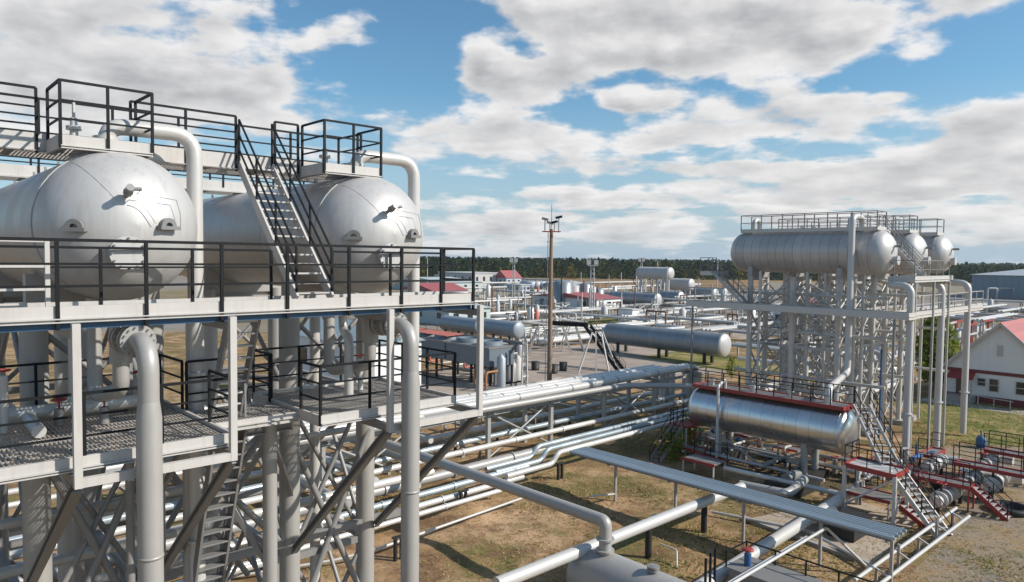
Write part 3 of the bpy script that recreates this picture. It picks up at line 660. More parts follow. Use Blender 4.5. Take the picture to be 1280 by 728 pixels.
MB().bx(-.7,.7,-.15,9.25,4.40,4.46,Mf).build('deck_plate',RUST,q)
railing(q,[[Mf(-.75,.5,4.55),Mf(-.75,9.3,4.55),Mf(.75,9.3,4.55),Mf(.75,-.2,4.55)]],1.0,gap=1.15,w=.05,levels=(1,.55))
for vv in (1.0,3.2,5.6,8.4):
    b=MB(); b.cyl(Mf(.1,vv,4.3),Mf(.1,vv,4.95),.12,10); flange(b,Mf(.1,vv,4.9),Z,.2); b.build('nozzle',PWHT,q)
pipe('vent_pipe','slim white bent pipe standing at the left end of the aluminium tank',[Mf(-.2,7.3,4.4),Mf(-.2,7.3,5.1),Mf(-1.5,7.0,4.85),Mf(-1.5,7.0,0)],.09,PWHT,bend=.25)
for k,(u,z0,v0,v1) in enumerate(((-1.2,.5,.5,8.8),(1.2,.7,-.5,9.5),(.25,.9,2.2,7.0),(1.9,.45,-1.5,6))):
    pipe('under_tank_pipe',('near','far','central','outermost')[k]+' white pipe running lengthwise below the aluminium tank',[Mf(u,v0,z0),Mf(u,v1,z0),Mf(u+1.5,v1,z0)],(.1,.13,.08,.12)[k],PWHT,'pipes below the aluminium tank',n=8)
for k,(u,v) in enumerate(((.2,3.4),(-.3,5.8),(1.3,1.0))):
    o=thing('gate_valve',('red handwheel valve below the middle of the aluminium tank','red handwheel valve below the left half of the aluminium tank','red handwheel valve below the right head of the aluminium tank')[k],'valve',Mf(u,v,.3)); MB().cyl(Mf(u,v,.3),Mf(u,v,1.1),.14,10).build('valve_body',STEEL,o); MB().lathe(Mf(u,v,1.25),Z,[(-.03,.2),(0,.26),(.03,.2),(0,.16),(-.03,.2)],14).build('handwheel',RED,o)
random.seed(31)
for k in range(22):
    u,v=(random.uniform(-1.6,4.6),random.uniform(-3.2,10.2)); z=random.uniform(.35,1.3); d=random.choice((A,B)); c=Mf(u,v,z); Ld=random.uniform(.8,2.4); m=(PWHT,STEEL,PCOL,DSTEEL)[k%4]; r=random.uniform(.05,.12)
    o=thing('small_manifold','small jumble of bent pipe and valve beneath and behind the aluminium tank','pipe manifold',Mf(u,v,0),'small manifolds round the aluminium tank')
    MB().pipe([c-d*Ld,c,c+Z*random.uniform(.3,.9),c+Z*.6+d*.9],r,n=8).build('manifold_pipe',m,o)
    MB().beam(Mf(u,v,0)-d*Ld*.6,c-d*Ld*.6,.09).build('stand',(PEDB,RED,STEEL)[k%3],o)
    q=c-d*Ld*.3; MB().lathe(q-d*.14,d,[(0,r),(.04,r*2),(.24,r*2),(.28,r)],10).build('valve_body',(PEDB,BVAL,STEEL)[k%3],o)
    MB().cyl(q,q+Z*.4,.02,6).build('valve_stem',STEEL,o); MB().lathe(q+Z*.4,Z,[(-.02,.11),(0,.15),(.02,.11),(0,.09),(-.02,.11)],12).build('handwheel',(RED,RED,PEDB)[k%3],o)
for k,(u,v,z) in enumerate(((2.6,.5,.9),(2.8,4.6,.8),(3.4,8.2,.9),(-1.9,8.6,.8),(4.4,-2.2,.7))):
    c=Mf(u,v,z); o=thing('red_service_platform',('small red-railed platform behind the right end of the aluminium tank','small red-railed platform behind the middle of the aluminium tank','small red-railed platform behind the left end of the aluminium tank','small red-railed platform at the near left of the aluminium tank legs','small red-railed platform between the landing and the goose-neck risers')[k],'platform',Mf(u,v,0)); MB().box(c,.9,1.7,.05).build('floor',DSTEEL,o)
    for k_ in (-1,1):
        MB().box(c+A*.45*k_,.05,1.7,.14).build('edge_beam',RED,o)
        for j_ in (-1,1): MB().beam(Mf(u+.4*k_,v+.8*j_,0),Mf(u+.4*k_,v+.8*j_,z),.06).build('platform_post',RED,o)
    railing(o,[[c+A*.45-B*.85,c+A*.45+B*.85]],.9,m=RED,gap=.85,w=.04,rw=.035,levels=(1,.5))
# landing and stairs
La=V((16.7,35.5,2.4)); Lb=V((18.15,33.5,2.4)); lw=A*1.7
o=thing('stair_landing','red edged landing on white posts below the aluminium tank stair','platform',V((18,35.2,2.1)))
b=MB(); dd=(Lb-La)
MB().beam(La,Lb,.08,.24).build('edge_beam',RED,o); MB().beam(La+lw,Lb+lw,.08,.24).build('edge_beam',RED,o); MB().beam(La,La+lw,.08,.24).build('edge_beam',RED,o); MB().beam(Lb,Lb+lw,.08,.24).build('edge_beam',RED,o)
MB().add([La+Z*.03,Lb+Z*.03,Lb+lw+Z*.03,La+lw+Z*.03,La,Lb,Lb+lw,La+lw],[(0,1,2,3),(7,6,5,4)]).build('floor',WROUGH,o)
for q in (La,Lb,La+lw,Lb+lw): MB().beam(V((q.x,q.y,0)),q,.16).build('landing_post',PWHT,o)
MB().cyl(V((La.x,La.y,.4)),Lb-Z*.1,.05,8).build('brace',PWHT,o); MB().cyl(V((Lb.x,Lb.y,.4)),Lb+lw-Z*.1,.05,8).build('brace',PWHT,o)
railing(o,[[La+lw,La,La+dd*.9]],1.0,gap=1.0,w=.04,levels=(1,.5))
stair('tank_stair','white stair from the red walkway down to the red landing',V((18.9,35.3,2.4)),V((19.35,39.4,4.6)),V((1,-.1,0)),.85,11,levels=(1,.5),sw=.07,td=.25)
stair('ground_stair','white stair from the red landing down to the gravel',V((19.85,32.3,0)),V((18.8,34.6,2.4)),V((.91,.41,0)),.9,12,levels=(1,.5),sw=.08,td=.26)
# small platform left of M
c=P(856,530,2.0)
o=thing('side_platform','small red platform with stair at the left end of the aluminium tank','platform',V((c.x,c.y,0)))
MB().box(c,1.5,1.3,.14).build('floor',RED,o)
for i in (-1,1):
    for j in (-1,1): MB().beam(V((c.x,c.y,0))+A*.65*i+B*.55*j,c+A*.65*i+B*.55*j,.08).build('platform_post',PWHT,o)
railing(o,[[c+A*.7-B*.6,c+A*.7+B*.6,c-A*.7+B*.6]],1.0,gap=.8,w=.04)
stair('side_stair','grey stair rising to the small red platform',c-A*3.2-Z*2.0,c-A*.75,B,.7,9,strm=STEEL,trm=STEEL)
for (x,y,l) in ((1090,618,'low red platform under the far side of the aluminium tank'),(880,575,'low red platform below the left end of the aluminium tank')):
    c=P(x,y,.9); o=thing('low_platform',l,'platform',V((c.x,c.y,0))); MB().box(c,1.3,2.1,.05).build('floor',DSTEEL,o); [MB().box(c+A*.68*k_,.06,2.2,.16).build('edge_beam',RED,o) for k_ in (-1,1)]; railing(o,[[c+A*.68-B*1.1,c+A*.68+B*1.1]],.9,gap=1.0,w=.04,rw=.03,levels=(1,.5))
    for i in (-1,1):
        for j in (-1,1): MB().beam(V((c.x,c.y,0))+A*.6*i+B*1.0*j,c+A*.6*i+B*1.0*j,.07).build('platform_post',PWHT,o)
    if x>1000: stair('low_red_stair','red stair under the aluminium tank leading to the low platform',c-B*2.6-Z*.9,c-B*1.1,A,.7,6,strm=RED,trm=WROUGH,rails=())
# pipes around M
for (l,pts,r,m) in (
 ('thick white pipe running from the bottom edge to the aluminium tank base',[P(865,741,.55),P(1075,608,.55)],.27,PWHT),
 ('grey pipe on the ground in front of the aluminium tank legs',[P(925,606,.7),P(985,618,.7),P(1005,600,.7)],.24,PCOL),
 ('white pipe under the aluminium tank along its legs',[P(905,585,.6),P(1060,620,.6)],.14,PSIL),
 ('thin white ground pipe beside the concrete pad',[P(890,640,.2),P(1010,664,.2),P(1090,708,.25)],.07,PWHT),
 ):
    pipe('ground_pipe',l,pts,r,m)
o=thing('pipe_stand','white vertical stub of the thick pipe near the aluminium tank','pipe',P(1038,645,0)); MB().cyl(P(1040,642,0),P(1040,642,1.3),.3,14).build('stub',PWHT,o); q=MB(); flange(q,P(1040,642,1.3),Z,.38); q.build('flange',PWHT,o)
# thin white overhead frame (A frame pipe)
apex=P(1033,660,1.9)
pipe('bent_handrail_pipe','thin white bent pipe rising to a peak beside the cable tray',[apex-A*8.5-Z*.15,apex,P(1088,713,.15)],.06,PWHT,bend=.1,n=8)
pipe('bent_handrail_pipe','second thin white pipe running beside the bent one',[apex-A*8.5-Z*.5+B*.5,apex-A*.6-Z*.35+B*.5],.05,PWHT,n=8)
# lower right twin pipes
t0=P(1197,634,.75); o=thing('twin_pipe_run','pair of white pipes on low posts at the gravel edge','pipe frame',t0-A*4)
for k,(db,dz) in enumerate(((0,.0),(-.55,-.25))):
    MB().cyl(t0-A*.2+B*db+Z*dz,t0-A*12+B*db+Z*dz,.075,10).build('frame_pipe',PWHT,o)
for k in range(5):
    q=t0-A*(1+2.3*k); MB().beam(V((q.x,q.y,0))-B*.1,q-B*.1+Z*(.3 if k%2 else -.05),.1).build('frame_post',PCOL,o); MB().beam(q,q-B*.55-Z*.25,.06).build('cross_bar',PWHT,o)
# cable/pipe tray
tl=P(722,562,2.2); tr=P(1122,668,2.2)
o=thing('pipe_tray','bluish tray of parallel small pipes crossing on thin posts in the foreground','pipe tray',V((tr.x,tr.y,0)))
dv=(tr-tl).normalized(); sd=dv.cross(Z).normalized()
for k in range(7):
    off=sd*(-.6+.2*k); MB().cyl(tl+off,tr+off+dv*(.0 if k%2 else .12),.064,10).build('tray_pipe',PBLU,o)
b=MB(); b.beam(tl-Z*.10,tr-Z*.10,1.36,.03); b.build('tray_floor',DSTEEL,o)
n=0
for x,y in ((743,585),(820,606),(912,628),(1015,652),(1112,672)):
    s=((P(x,y,2.1)-tl).dot(dv)); q=tl+dv*s; MB().beam(V((q.x,q.y,0)),q-Z*.2,.11).build('tray_post',PCOL,o); MB().beam(q-sd*.68-Z*.17,q+sd*.68-Z*.17,.08,.08).build('cross_arm',PCOL,o)
    if n in (0,1): MB().cyl(V((q.x,q.y,.4)),q-A*1.9-Z*.2-V((0,0,1.3)),.05,8).build('brace',PWHT,o)
    n+=1
# diagonal pipe and vessel in the foreground
e0=P(545,577,2.7); e1=P(757,652,2.7)
pipe('elbow_pipe','grey pipe running toward the camera and bending down into the buried vessel',[e0+ (e0-e1).normalized()*5,e1,V((e1.x,e1.y,1.2))],.24,PCOL,bend=.2,n=16,flanges=[(V((e1.x,e1.y,2.05)),Z),(V((e1.x,e1.y,1.62)),Z)])
vc=V((e1.x,e1.y,.45))
o=thing('buried_vessel','pale grey cylindrical vessel at the bottom edge under the bending pipe','tank',V((e1.x,e1.y,0)))
MB().lathe(vc+B*.9,-B,[(0,1.05),(9,1.05)],36).build('shell',PCOL,o); MB().lathe(vc+B*.9,B,head_prof(1.05,.45),36).build('head',PCOL,o)
q=MB(); q.cyl(vc-B*2.2+Z*.95,vc-B*2.2+Z*1.3,.13,12); flange(q,vc-B*2.2+Z*1.25,Z,.22); flange(q,vc-B*2.2+Z*1.15,Z,.22); q.build('nozzle',STEEL,o)
for k in range(2): MB().bx(-.9,.9,-.15,.15,0,.3,Fr(tuple((vc-B*(1+4*k)).xy))).build('saddle',CONC,o)
# crossing white pipe with black pedestals
k0=P(811,655,1.45)
pipe('crossing_pipe','white pipe crossing in front of the buried vessel toward the cable tray',[k0-A*8.5,k0+A*7.5],.235,PWHT,n=16)
for dx,l in ((-3.6,'black pedestal under the crossing pipe by the vessel'),(0,'black pedestal under the crossing pipe right of the elbow'),(4.2,'black pedestal under the crossing pipe near the tray')):
    q=k0+A*dx; tag(MB().cyl(V((q.x,q.y,0)),q-Z*.22,.14,10).build('pedestal',PEDB),l,'pedestal','black pipe pedestals')
pipe('thin_railing_pipe','thin white low pipe with an end post beside the vessel',[P(825,680,.6),P(846,688,.6),P(846,712,.0)],.035,PWHT,n=6,bend=.1)
# ------------------------------------------------------------------ equipment skid at the bottom edge
sk=Fr(tuple(P(948,742,0).xy)); 
o=thing('equipment_skid','grey equipment skid with black handrails cut by the bottom edge','equipment',sk(0,0,0))
MB().bx(-1.1,.25,-4,.6,.2,1.1,sk).build('housing',STEEL,o); MB().add([sk(-1.2,-4.1,1.15),sk(.35,-4.1,1.15),sk(.35,.75,1.15),sk(-1.2,.75,1.15),sk(-1.2,-4.1,1.09),sk(.35,-4.1,1.09),sk(.35,.75,1.09),sk(-1.2,.75,1.09)],[(0,1,2,3),(7,6,5,4),(0,4,5,1),(1,5,6,2),(2,6,7,3),(3,7,4,0)]).build('roof',DSTEEL,o)
railing(o,[[sk(-1.15,.7,1.15),sk(.3,.7,1.15),sk(.3,-4,1.15)]],.55,gap=1.1,w=.05,levels=(1,))
for (v_,z_) in ((.2,.8),(-.4,.7),(-.9,.8)): MB().box(sk(-1.12,v_,z_),.06,.22,.3).build('gauge_box',WROUGH,o)
MB().lathe(sk(-1.102,-.1,.5),-A,[(0,.2),(.03,.2),(.03,.0)],16).build('dial',GLASS,o)
MB().lathe(sk(-.3,.62,.7),B,[(0,.26),(.03,.26),(.03,.0)],18).build('gauge',BVAL,o)
q=MB(); q.cyl(sk(-.5,.2,1.15),sk(-.5,.2,1.6),.13,12); q.build('valve_body',BVAL,o); q=MB(); q.lathe(sk(-.5,.2,1.7),Z,[(0,.05),(.02,.2),(.06,.22),(.1,.18),(.1,.0)],14); q.build('valve_cap',RED,o)
for k in range(3): MB().beam(sk(-1.6-.55*k,.9-.15*k,0),sk(-1.6-.55*k,.9-.15*k,1.9),.07).build('guard_post',BLK,o)
# ------------------------------------------------------------------ MAIN PIPE RACK
r0=P(585,503,3.7); r1=P(857,457,3.7)
ra=(r1-r0).normalized(); rs=ra.cross(Z).normalized()   # rs points toward the camera side
RL=(r1-r0).length
o=thing('pipe_rack','grey trestle rack carrying the big silver pipes through the yard','pipe rack',V((r0.x,r0.y,0)))
stn=[-16,-10.5,-5,.5,6,11.5,17.5,RL-1]
for k,s in enumerate(stn):
    base=r0+ra*s; base.z=0
    for d in (-1.1,1.3): MB().beam(base+rs*d,base+rs*d+Z*3.3,.24 if k>2 else .2).build('rack_column',PCOL,o)
    MB().ibeam(base-rs*1.5+Z*3.36,base+rs*1.9+Z*3.36,.2,.2).build('rack_beam',PCOL,o)
    if k+1<len(stn) and k%2==1:
        nb=r0+ra*stn[k+1]; nb.z=0
        for (z0,z1) in ((.4,3.2),(3.2,.4)): MB().cyl(base+rs*1.3+Z*z0,nb+rs*1.3+Z*z1,.06,8).build('brace',PCOL,o)
MB().ibeam(r0-ra*16+rs*1.35+Z*-.52,r1+rs*1.35-Z*.52,.15,.22).build('rack_runner',PCOL,o)
wl=('farthest big silver pipe along the top of the main rack','second big silver pipe along the top of the main rack','third big silver pipe along the top of the main rack','front white pipe along the top of the main rack')
for k,(off,r) in enumerate(((-1.15,.25),(-.5,.25),(.2,.25),(.85,.25))):
    s=-22; e=RL+(-2.6 if k<2 else .2)
    pts=[r0+ra*s+rs*off,r0+ra*e+rs*off]
    pts+= [r0+ra*e+rs*off-Z*3.3]
    o_p=pipe('rack_pipe',wl[k],pts,r,PSIL if k<3 else PWHT,'silver pipes on the main rack',bend=.6,n=16)
    for t in range(-14,int(e)-1,5):
        c=r0+ra*(t+.8*k)+rs*off; MB().cyl(c-ra*.06,c+ra*.06,r*1.06,16).build('clamp',STEEL,o_p)
fp=[r0-ra*22+rs*1.62-Z*.05,P(780,482,3.6)-ra*.0,P(880,483,3.6)]
pipe('rack_pipe','slim grey pipe on the near edge of the main rack turning to the aluminium tank',fp,.19,PCOL,bend=1.2,n=14)
for k in range(3):
    q=r1+ra*(.6)+rs*(.9-1.3*k); pipe('rack_end_post',('front','middle','rear')[k]+' white vertical pipe at the right end of the main rack',[V((q.x,q.y,3.2)),V((q.x,q.y,0))],.27,PWHT,'vertical pipes at the rack end')
# low racks: many pipes along A
def lowpipe(y640,z,r,m,l,t0=-40,t1=18,grp=None):
    q=P(640,y640,z); o=pipe('low_pipe',l,[q+ra*t0,q+ra*t1],r,m,grp,n=12)
    t=-9+(y640*1.7)%3
    while t<t1-.5:
        MB().cyl(q+ra*(t-.05),q+ra*(t+.05),r*1.28,12).build('flange' if int(t)%2 else 'clamp',(m,DSTEEL)[int(t)%2],o); t+=4.3
    return o
LP=[(493,1.0,.16,PSIL,'low silver pipe just behind the main rack',24),(503,.9,.16,PWHT,'second low pale pipe behind the main rack',24),(513,.9,.14,PSIL,'low silver pipe right below the rack beam',24),(528,1.1,.20,PSIL,'wide low silver pipe under the main rack',22),
    (540,1.2,.17,PBLU,'low bluish pipe under the front of the main rack',20),(551,1.2,.17,PSIL,'low silver pipe at the front foot of the main rack',20),(572,1.2,.25,PCOL,'thick grey low pipe in front of the main rack',3),
    (588,.9,.16,PBLU,'bluish low pipe that jogs beside the grey one',1.2),(600,.7,.15,PSIL,'bright low pipe nearest the sandy ground',.8),(609,.6,.12,PSIL,'slim bright pipe at the edge of the sandy ground',-.8)]
for (y,z,r,m,l,t1) in LP: lowpipe(y,z,r,m,l,t1=t1)
pipe('low_pipe','thin white pipe lying on the sandy ground',[P(470,687,.42),P(655,622,.42)],.06,PWHT,n=8)
pipe('low_pipe','thin white pipe on the ground under the left tower',[P(250,728,.15),P(420,700,.3),P(470,687,.42)],.06,PWHT,n=8)
# jog loops near the tray
for k,(x,y) in enumerate(((664,572),(676,576),(690,580))):
    q=P(x,y,1.0); pipe('jog_pipe',('rear','middle','front')[k]+' bluish pipe bending up beside the tray and running on to the right',[q-ra*3.5,q,q+Z*.55+ra*.5,q+Z*.55+ra*17.5],.15,PBLU if k!=2 else PSIL,'bluish pipes bending beside the tray',bend=.3)
o=thing('low_pipe_supports','row of small grey trestles carrying the low pipes','pipe rack',P(640,570))
for s in range(-7,6):
    q=P(640,545,0)+ra*(3.6*s+1); 
    MB().ibeam(q-rs*4.6+Z*.72,q+rs*1.6+Z*.72,.14,.16).build('sleeper_beam',PCOL,o)
    for d in (-4.3,-1.4,1.3): MB().beam(q+rs*d,q+rs*d+Z*.66,.14).build('sleeper_post',PEDB if d>0 else PCOL,o)
    if s%2==0: 
        MB().cyl(q+rs*1.3,q+rs*1.3+Z*2.4,.05,8).build('marker_post',PCOL,o)
for (x,y,l) in ((579,638,'black pedestal standing on the sandy ground'),(498,700,'black pedestal under the left tower edge'),(700,600,'black pedestal beneath the bluish pipe jog')):
    o=thing('pedestal',l,'pedestal',P(x,y),'black pipe pedestals'); 
    for d in (-.15,.15): MB().cyl(P(x,y)+A*d,P(x,y)+A*d+Z*.95,.09,8).build('pedestal_leg',PEDB,o)
    MB().box(P(x,y)+Z*.97,.55,.2,.06).build('pedestal_plate',PEDB,o)
# extra pipes running B direction under left tower
for k,(x,y,z,r) in enumerate(((470,560,1.9,.22),(430,585,1.6,.22),(395,610,1.5,.2),(520,545,1.9,.18))):
    q=P(x,y,z); pipe('cross_pipe',('wide pale pipe crossing behind the column of the second tank','second pale pipe crossing behind the tower columns','third pale pipe crossing low behind the tower columns','slim pale pipe crossing right of the tower columns')[k],[q+B*9,q-B*(3 if k!=3 else 1.5)],r,PWHT if k%2 else PCOL,'pale pipes crossing under the tower')
for k in range(9):   # left-side ground pipes
    q=L(-6,13.5+k*1.15,0); z=(.5,.9,.5,1.3,.6,1.0,.5,1.4,.7)[k]
    pipe('yard_pipe',('first','second','third','fourth','fifth','sixth','seventh','eighth','ninth')[k]+' low pipe behind the left tower counting from the columns',[L(-26,13.5+k*1.15,z),L(1.5,13.5+k*1.15,z)],(.16,.2,.12,.22,.14,.18,.12,.2,.16)[k],(PSIL,PWHT,PSIL,PCOL)[k%4],'low pipes behind the left tower',n=10)
for k in range(6):
    pipe('front_yard_pipe',('first','second','third','fourth','fifth','sixth')[k]+' low pipe under the left tower counting from the camera',[L(-20,2.0+k*1.5,(.5,.8,.5,1.1,.7,.9)[k]),L(-.5+.3*k,2.0+k*1.5,(.5,.8,.5,1.1,.7,.9)[k])],(.14,.2,.1,.17,.2,.13)[k],(PSIL,PWHT,PWHT,PSIL)[k%4],'low pipes under the left tower',n=10)
# ------------------------------------------------------------------ light mast
mp=P(686,527)
o=thing('light_mast','tall brown mast with floodlights on a red head frame in the yard','light mast',mp)
MB().tube([mp,mp+Z*14.75],[.21,.13],16).build('mast_pole',POLE,o)
zt=14.9
hb=MB()
for s in (-1,1): hb.beam(mp-V((.68,0,0))+V((0,.25*s,zt-.35)),mp+V((.68,.25*s,zt-.35)),.07)
for k in range(5): hb.beam(mp+V((-.68+.34*k,-.25,zt-.35)),mp+V((-.68+.34*k,.25,zt-.35)),.05)
hb.build('head_frame',RED,o)
for (x,zz,d) in ((-.5,.6,-1),(-.12,.32,-1),(.22,.38,1),(.55,.75,1)):
    MB().beam(mp+V((x,0,zt-.35)),mp+V((x,0,zt+zz-.1)),.05).build('lamp_bracket',DSTEEL,o)
    q=mp+V((x,0,zt+zz)); ax=(V((1,0,.25*d)).normalized(),V((0,1,0)),V((-.25*d,0,1)).normalized()); MB().box(q,.5,.36,.17,ax).build('floodlight',BLK if d>0 or x<-.5 else DSTEEL,o)
MB().cyl(mp+Z*14.7,mp+Z*16.6,.025,6).build('lightning_rod',DSTEEL,o)
lb=MB()
for s in (-1,1): lb.beam(mp+V((-.34,-.0+.12*s,2)),mp+V((-.24,.12*s,14.5)),.03)
for k in range(10): lb.beam(mp+V((-.1,0,3+1.2*k)),mp+V((-.33,0,3+1.2*k)),.03)
lb.build('climbing_ladder',DSTEEL,o)
def lattice_mast(x,yb,h,l,w=.8,m=WROUGH,lamps=True,name='lattice_mast'):
    q=P(x,yb); o=thing(name,l,'mast',q,'lattice lighting masts')
    for i in (-1,1):
        for j in (-1,1): MB().beam(q+V((i*w/2,j*w/2,0)),q+V((i*w/3,j*w/3,h)),.12).build('mast_leg',m,o)
    n=int(h/1.1)
    for j in (-1,1):
        b=MB()
        for k in range(n):
            z0=h*k/n;z1=h*(k+1)/n
            b.beam(q+V((-w/2.3,j*w/2.3,z0)),q+V((w/2.3,j*w/2.3,z1)),.06); b.beam(q+V((w/2.3,j*w/2.3,z0)),q+V((-w/2.3,j*w/2.3,z1)),.06)
        b.build('lattice',m,o)
    if lamps:
        b=MB(); b.box(q+Z*(h+.1),w*2.2,w*1.5,.15,(V((1,0,0)),V((0,1,0)),Z)); b.build('head_platform',m,o)
        for s in (-1,1): MB().box(q+V((s*w*.8,0,h+.8)),.9,.6,1.0,(V((1,0,0)),V((0,1,0)),Z)).build('floodlight',WROUGH,o)
    return o
lattice_mast(739.5,396,11.0,'white lattice mast right of the brown light mast',1.0)
lattice_mast(641.5,385,11.2,'thin pale lattice mast left of the brown light mast',.7)
lattice_mast(655.5,484,4.4,'short white lattice column beside the grey air cooler',.55,lamps=False)
lattice_mast(801,372,11.8,'pale lattice mast by the far stacked tanks',.8)
for (x,yb,yt,l) in ((821,378,326,'thin far pole right of the stacked tanks'),(833,380,333,'thin far pole beside the second stacked tank'),(726,365,340,'thin far pole in the brown field'),(761,366,343,'small far pole near the long far tank'),(534,372,322,'thin far pole seen through the platform railing'),(896,380,325,'thin far pole left of the long silver tank'),(1003,365,327,'thin far pole behind the right tower')):
    q=P(x,yb); h=(yb-yt)/900*q.y; tag(MB().tube([q,q+Z*h],[.16,.1],8).build('far_pole',WROUGH),l,'pole','thin far poles')
# ------------------------------------------------------------------ drum and yard structures
def htank(x,y,dist,r,length,l,sm,hm,zc,legs=True,grp=None,name='horizontal_tank',legm=PEDB):
    d=P(x,y,zc); Fq=Fr((d.x,d.y)); o=thing(name,l,'tank',Fq(0,0,0),grp)
    MB().lathe(Fq(0,0,zc),B,[(0,r),(length,r)],32).build('shell',sm,o)
    MB().lathe(Fq(0,0,zc),-B,head_prof(r,r*.35),32).build('head',hm,o); MB().lathe(Fq(0,length,zc),B,head_prof(r,r*.35),24).build('head',sm,o)
    if legs:
        for v in (length*.12,length*.5,length*.88):
            for s in (-1,1): MB().beam(Fq(s*r*.6,v,0),Fq(s*r*.6,v,zc-r*.7),r*.22).build('leg',legm,o)
    return o
GT=mat('dull_grey_tank',(.27,.30,.32),.4,.35,.1,.6,streak=.2,seam=B,seamgap=1.1,seamw=.05)
htank(905,432,0,1.42,17.5,'long grey drum with white end lying on dark legs behind the main rack',GT,HEAD,2.4)
far=[(838,342,1.55,11,8.6,'high far tank stacked above the others by the forest',WROUGH),(864,356,1.55,10,5.2,'second far tank below and right of the highest one',WROUGH),(822,375,1.45,15,2.2,'long dark green-grey far tank in the middle distance',GT),(851,372,1.4,6,2.4,'short far tank beside the long dark one',GT),(894,368,1.5,11,2.4,'far grey tank with white end left of the right tower',GT),(906,366,1.3,5,2.2,'tiny far tank end closest to the right tower',WROUGH)]
for (x,y,r,ln,zc,l,m) in far: htank(x,y,0,r*1.15,ln,l,m,HEAD,zc,grp='tanks in the far yard',legm=WROUGH)
# far stacked tank frame
q=P(797,376); o=thing('far_tank_frame','grey frame and stair tower under the highest far tank','support frame',q)
for i in range(5):
    for j in (0,1): MB().beam(q+V((i*2.3,j*3,0)),q+V((i*2.3,j*3,8)),.3).build('frame_post',WROUGH,o)
for z in (3.2,6.8): MB().beam(q+V((0,0,z)),q+V((9.2,0,z)),.25).build('frame_beam',STEEL,o); 
for i in range(4): MB().beam(q+V((i*2.3,-.1,0)),q+V(((i+1)*2.3,-.1,6.8)),.14).build('brace',STEEL,o)
for i in range(4): MB().beam(q+V((-1.5*(i%2)-.3,0,2.2*i)),q+V((-1.5*((i+1)%2)-.3,0,2.2*(i+1))),.5,.2).build('stair_flight',DSTEEL,o)
# grey cylinders over the air cooler
htank(600,409,0,1.0,7,'left grey barrel roof casing on the air cooler row',GVAN,GVAN,4.0,legs=True,name='barrel_casing',grp='grey barrel casings')
htank(648,413,0,1.0,7.6,'right grey barrel roof casing next to the lattice structure',GVAN,GVAN,4.0,legs=True,name='barrel_casing',grp='grey barrel casings')
# air cooler
cB=P(643,482); Cf=Fr((cB.x,cB.y))
o=thing('air_cooler','long grey-blue air cooler bank raised on dark legs behind the pipe rack','air cooler',Cf(0,0,0))
NB=5
for k in range(NB):
    MB().bx(-3.2,0,k*7+.1,k*7+6.9,2.1,3.8,Cf).build('louvre_panel',GREYB,o)
    for j in range(2):
        c=Cf(-1.6,k*7+1.9+j*3.3,3.9); MB().lathe(c,Z,[(0,1.35),(.5,1.25),(.5,1.1),(.1,1.0)],20).build('fan_ring',GREYB,o)
    if k in (1,2):
        for j in range(2):
            a0=k*7+.4+j*3.3; q_=MB(); q_.add([Cf(-.5,a0,4.5),Cf(-.5,a0+2.9,4.5),Cf(-2.8,a0+2.9,4.42),Cf(-2.8,a0,4.42),Cf(-.5,a0,4.44),Cf(-.5,a0+2.9,4.44),Cf(-2.8,a0+2.9,4.36),Cf(-2.8,a0,4.36)],[(0,1,2,3),(7,6,5,4),(0,4,5,1),(1,5,6,2),(2,6,7,3),(3,7,4,0)]); q_.build('sloped_cover',SALM,o)
    MB().bx(-3.3,.15,k*7+.05,k*7+6.95,3.802,3.95,Cf).build('top_deck',DSTEEL,o)
for k in range(13):
    for u in (-3.0,-.15): MB().beam(Cf(u,.2+k*2.85,0),Cf(u,.2+k*2.85,2.1),.2).build('leg',PEDB,o)
railing(o,[[Cf(.2,0,3.95),Cf(.2,34.5,3.95)]],.9,m=RUST,gap=2.2,levels=(1,.5))
for k in range(8):
    pipe('cooler_pipe',('first','second','third','fourth','fifth','sixth','seventh','eighth')[k]+' small pipe riser under the air cooler from its right end',[Cf(.9,.6+k*2.1,2.9),Cf(.9,.6+k*2.1,.6),Cf(2.4,.6+k*2.1,.6)],.11,(WROUGH,SALM,PSIL)[k%3],'pipe risers in front of the air cooler')
pipe('header_pipe','dark conveyor-like header pipe along the top of the air cooler',[Cf(.35,-1,4.2),Cf(.35,21,4.2)],.18,DSTEEL)
cq=P(447,522); Cw=Fr((cq.x,cq.y)); o=thing('white_cabin','white gabled cabin behind the black railing of the lower right platform','building',Cw(0,0,0))
MB().bx(0,6,0,12,0,5.6,Cw).build('wall',HWALL,o); MB().add([Cw(-.3,-.3,5.62),Cw(6.3,-.3,5.62),Cw(6.3,12.3,5.62),Cw(-.3,12.3,5.62),Cw(3,-.3,7.0),Cw(3,12.3,7.0)],[(3,0,4,5),(1,2,5,4),(0,1,4),(2,3,5)]).build('roof',PALEG0,o)
for k in range(3): MB().bx(-.06,-.012,1.4+k*3.5,2.5+k*3.5,3.2,4.6,Cw).build('window',GLASS,o)
MB().bx(1.2,2.2,-.06,-.012,.1,2.2,Cw).build('door',DARKB,o)
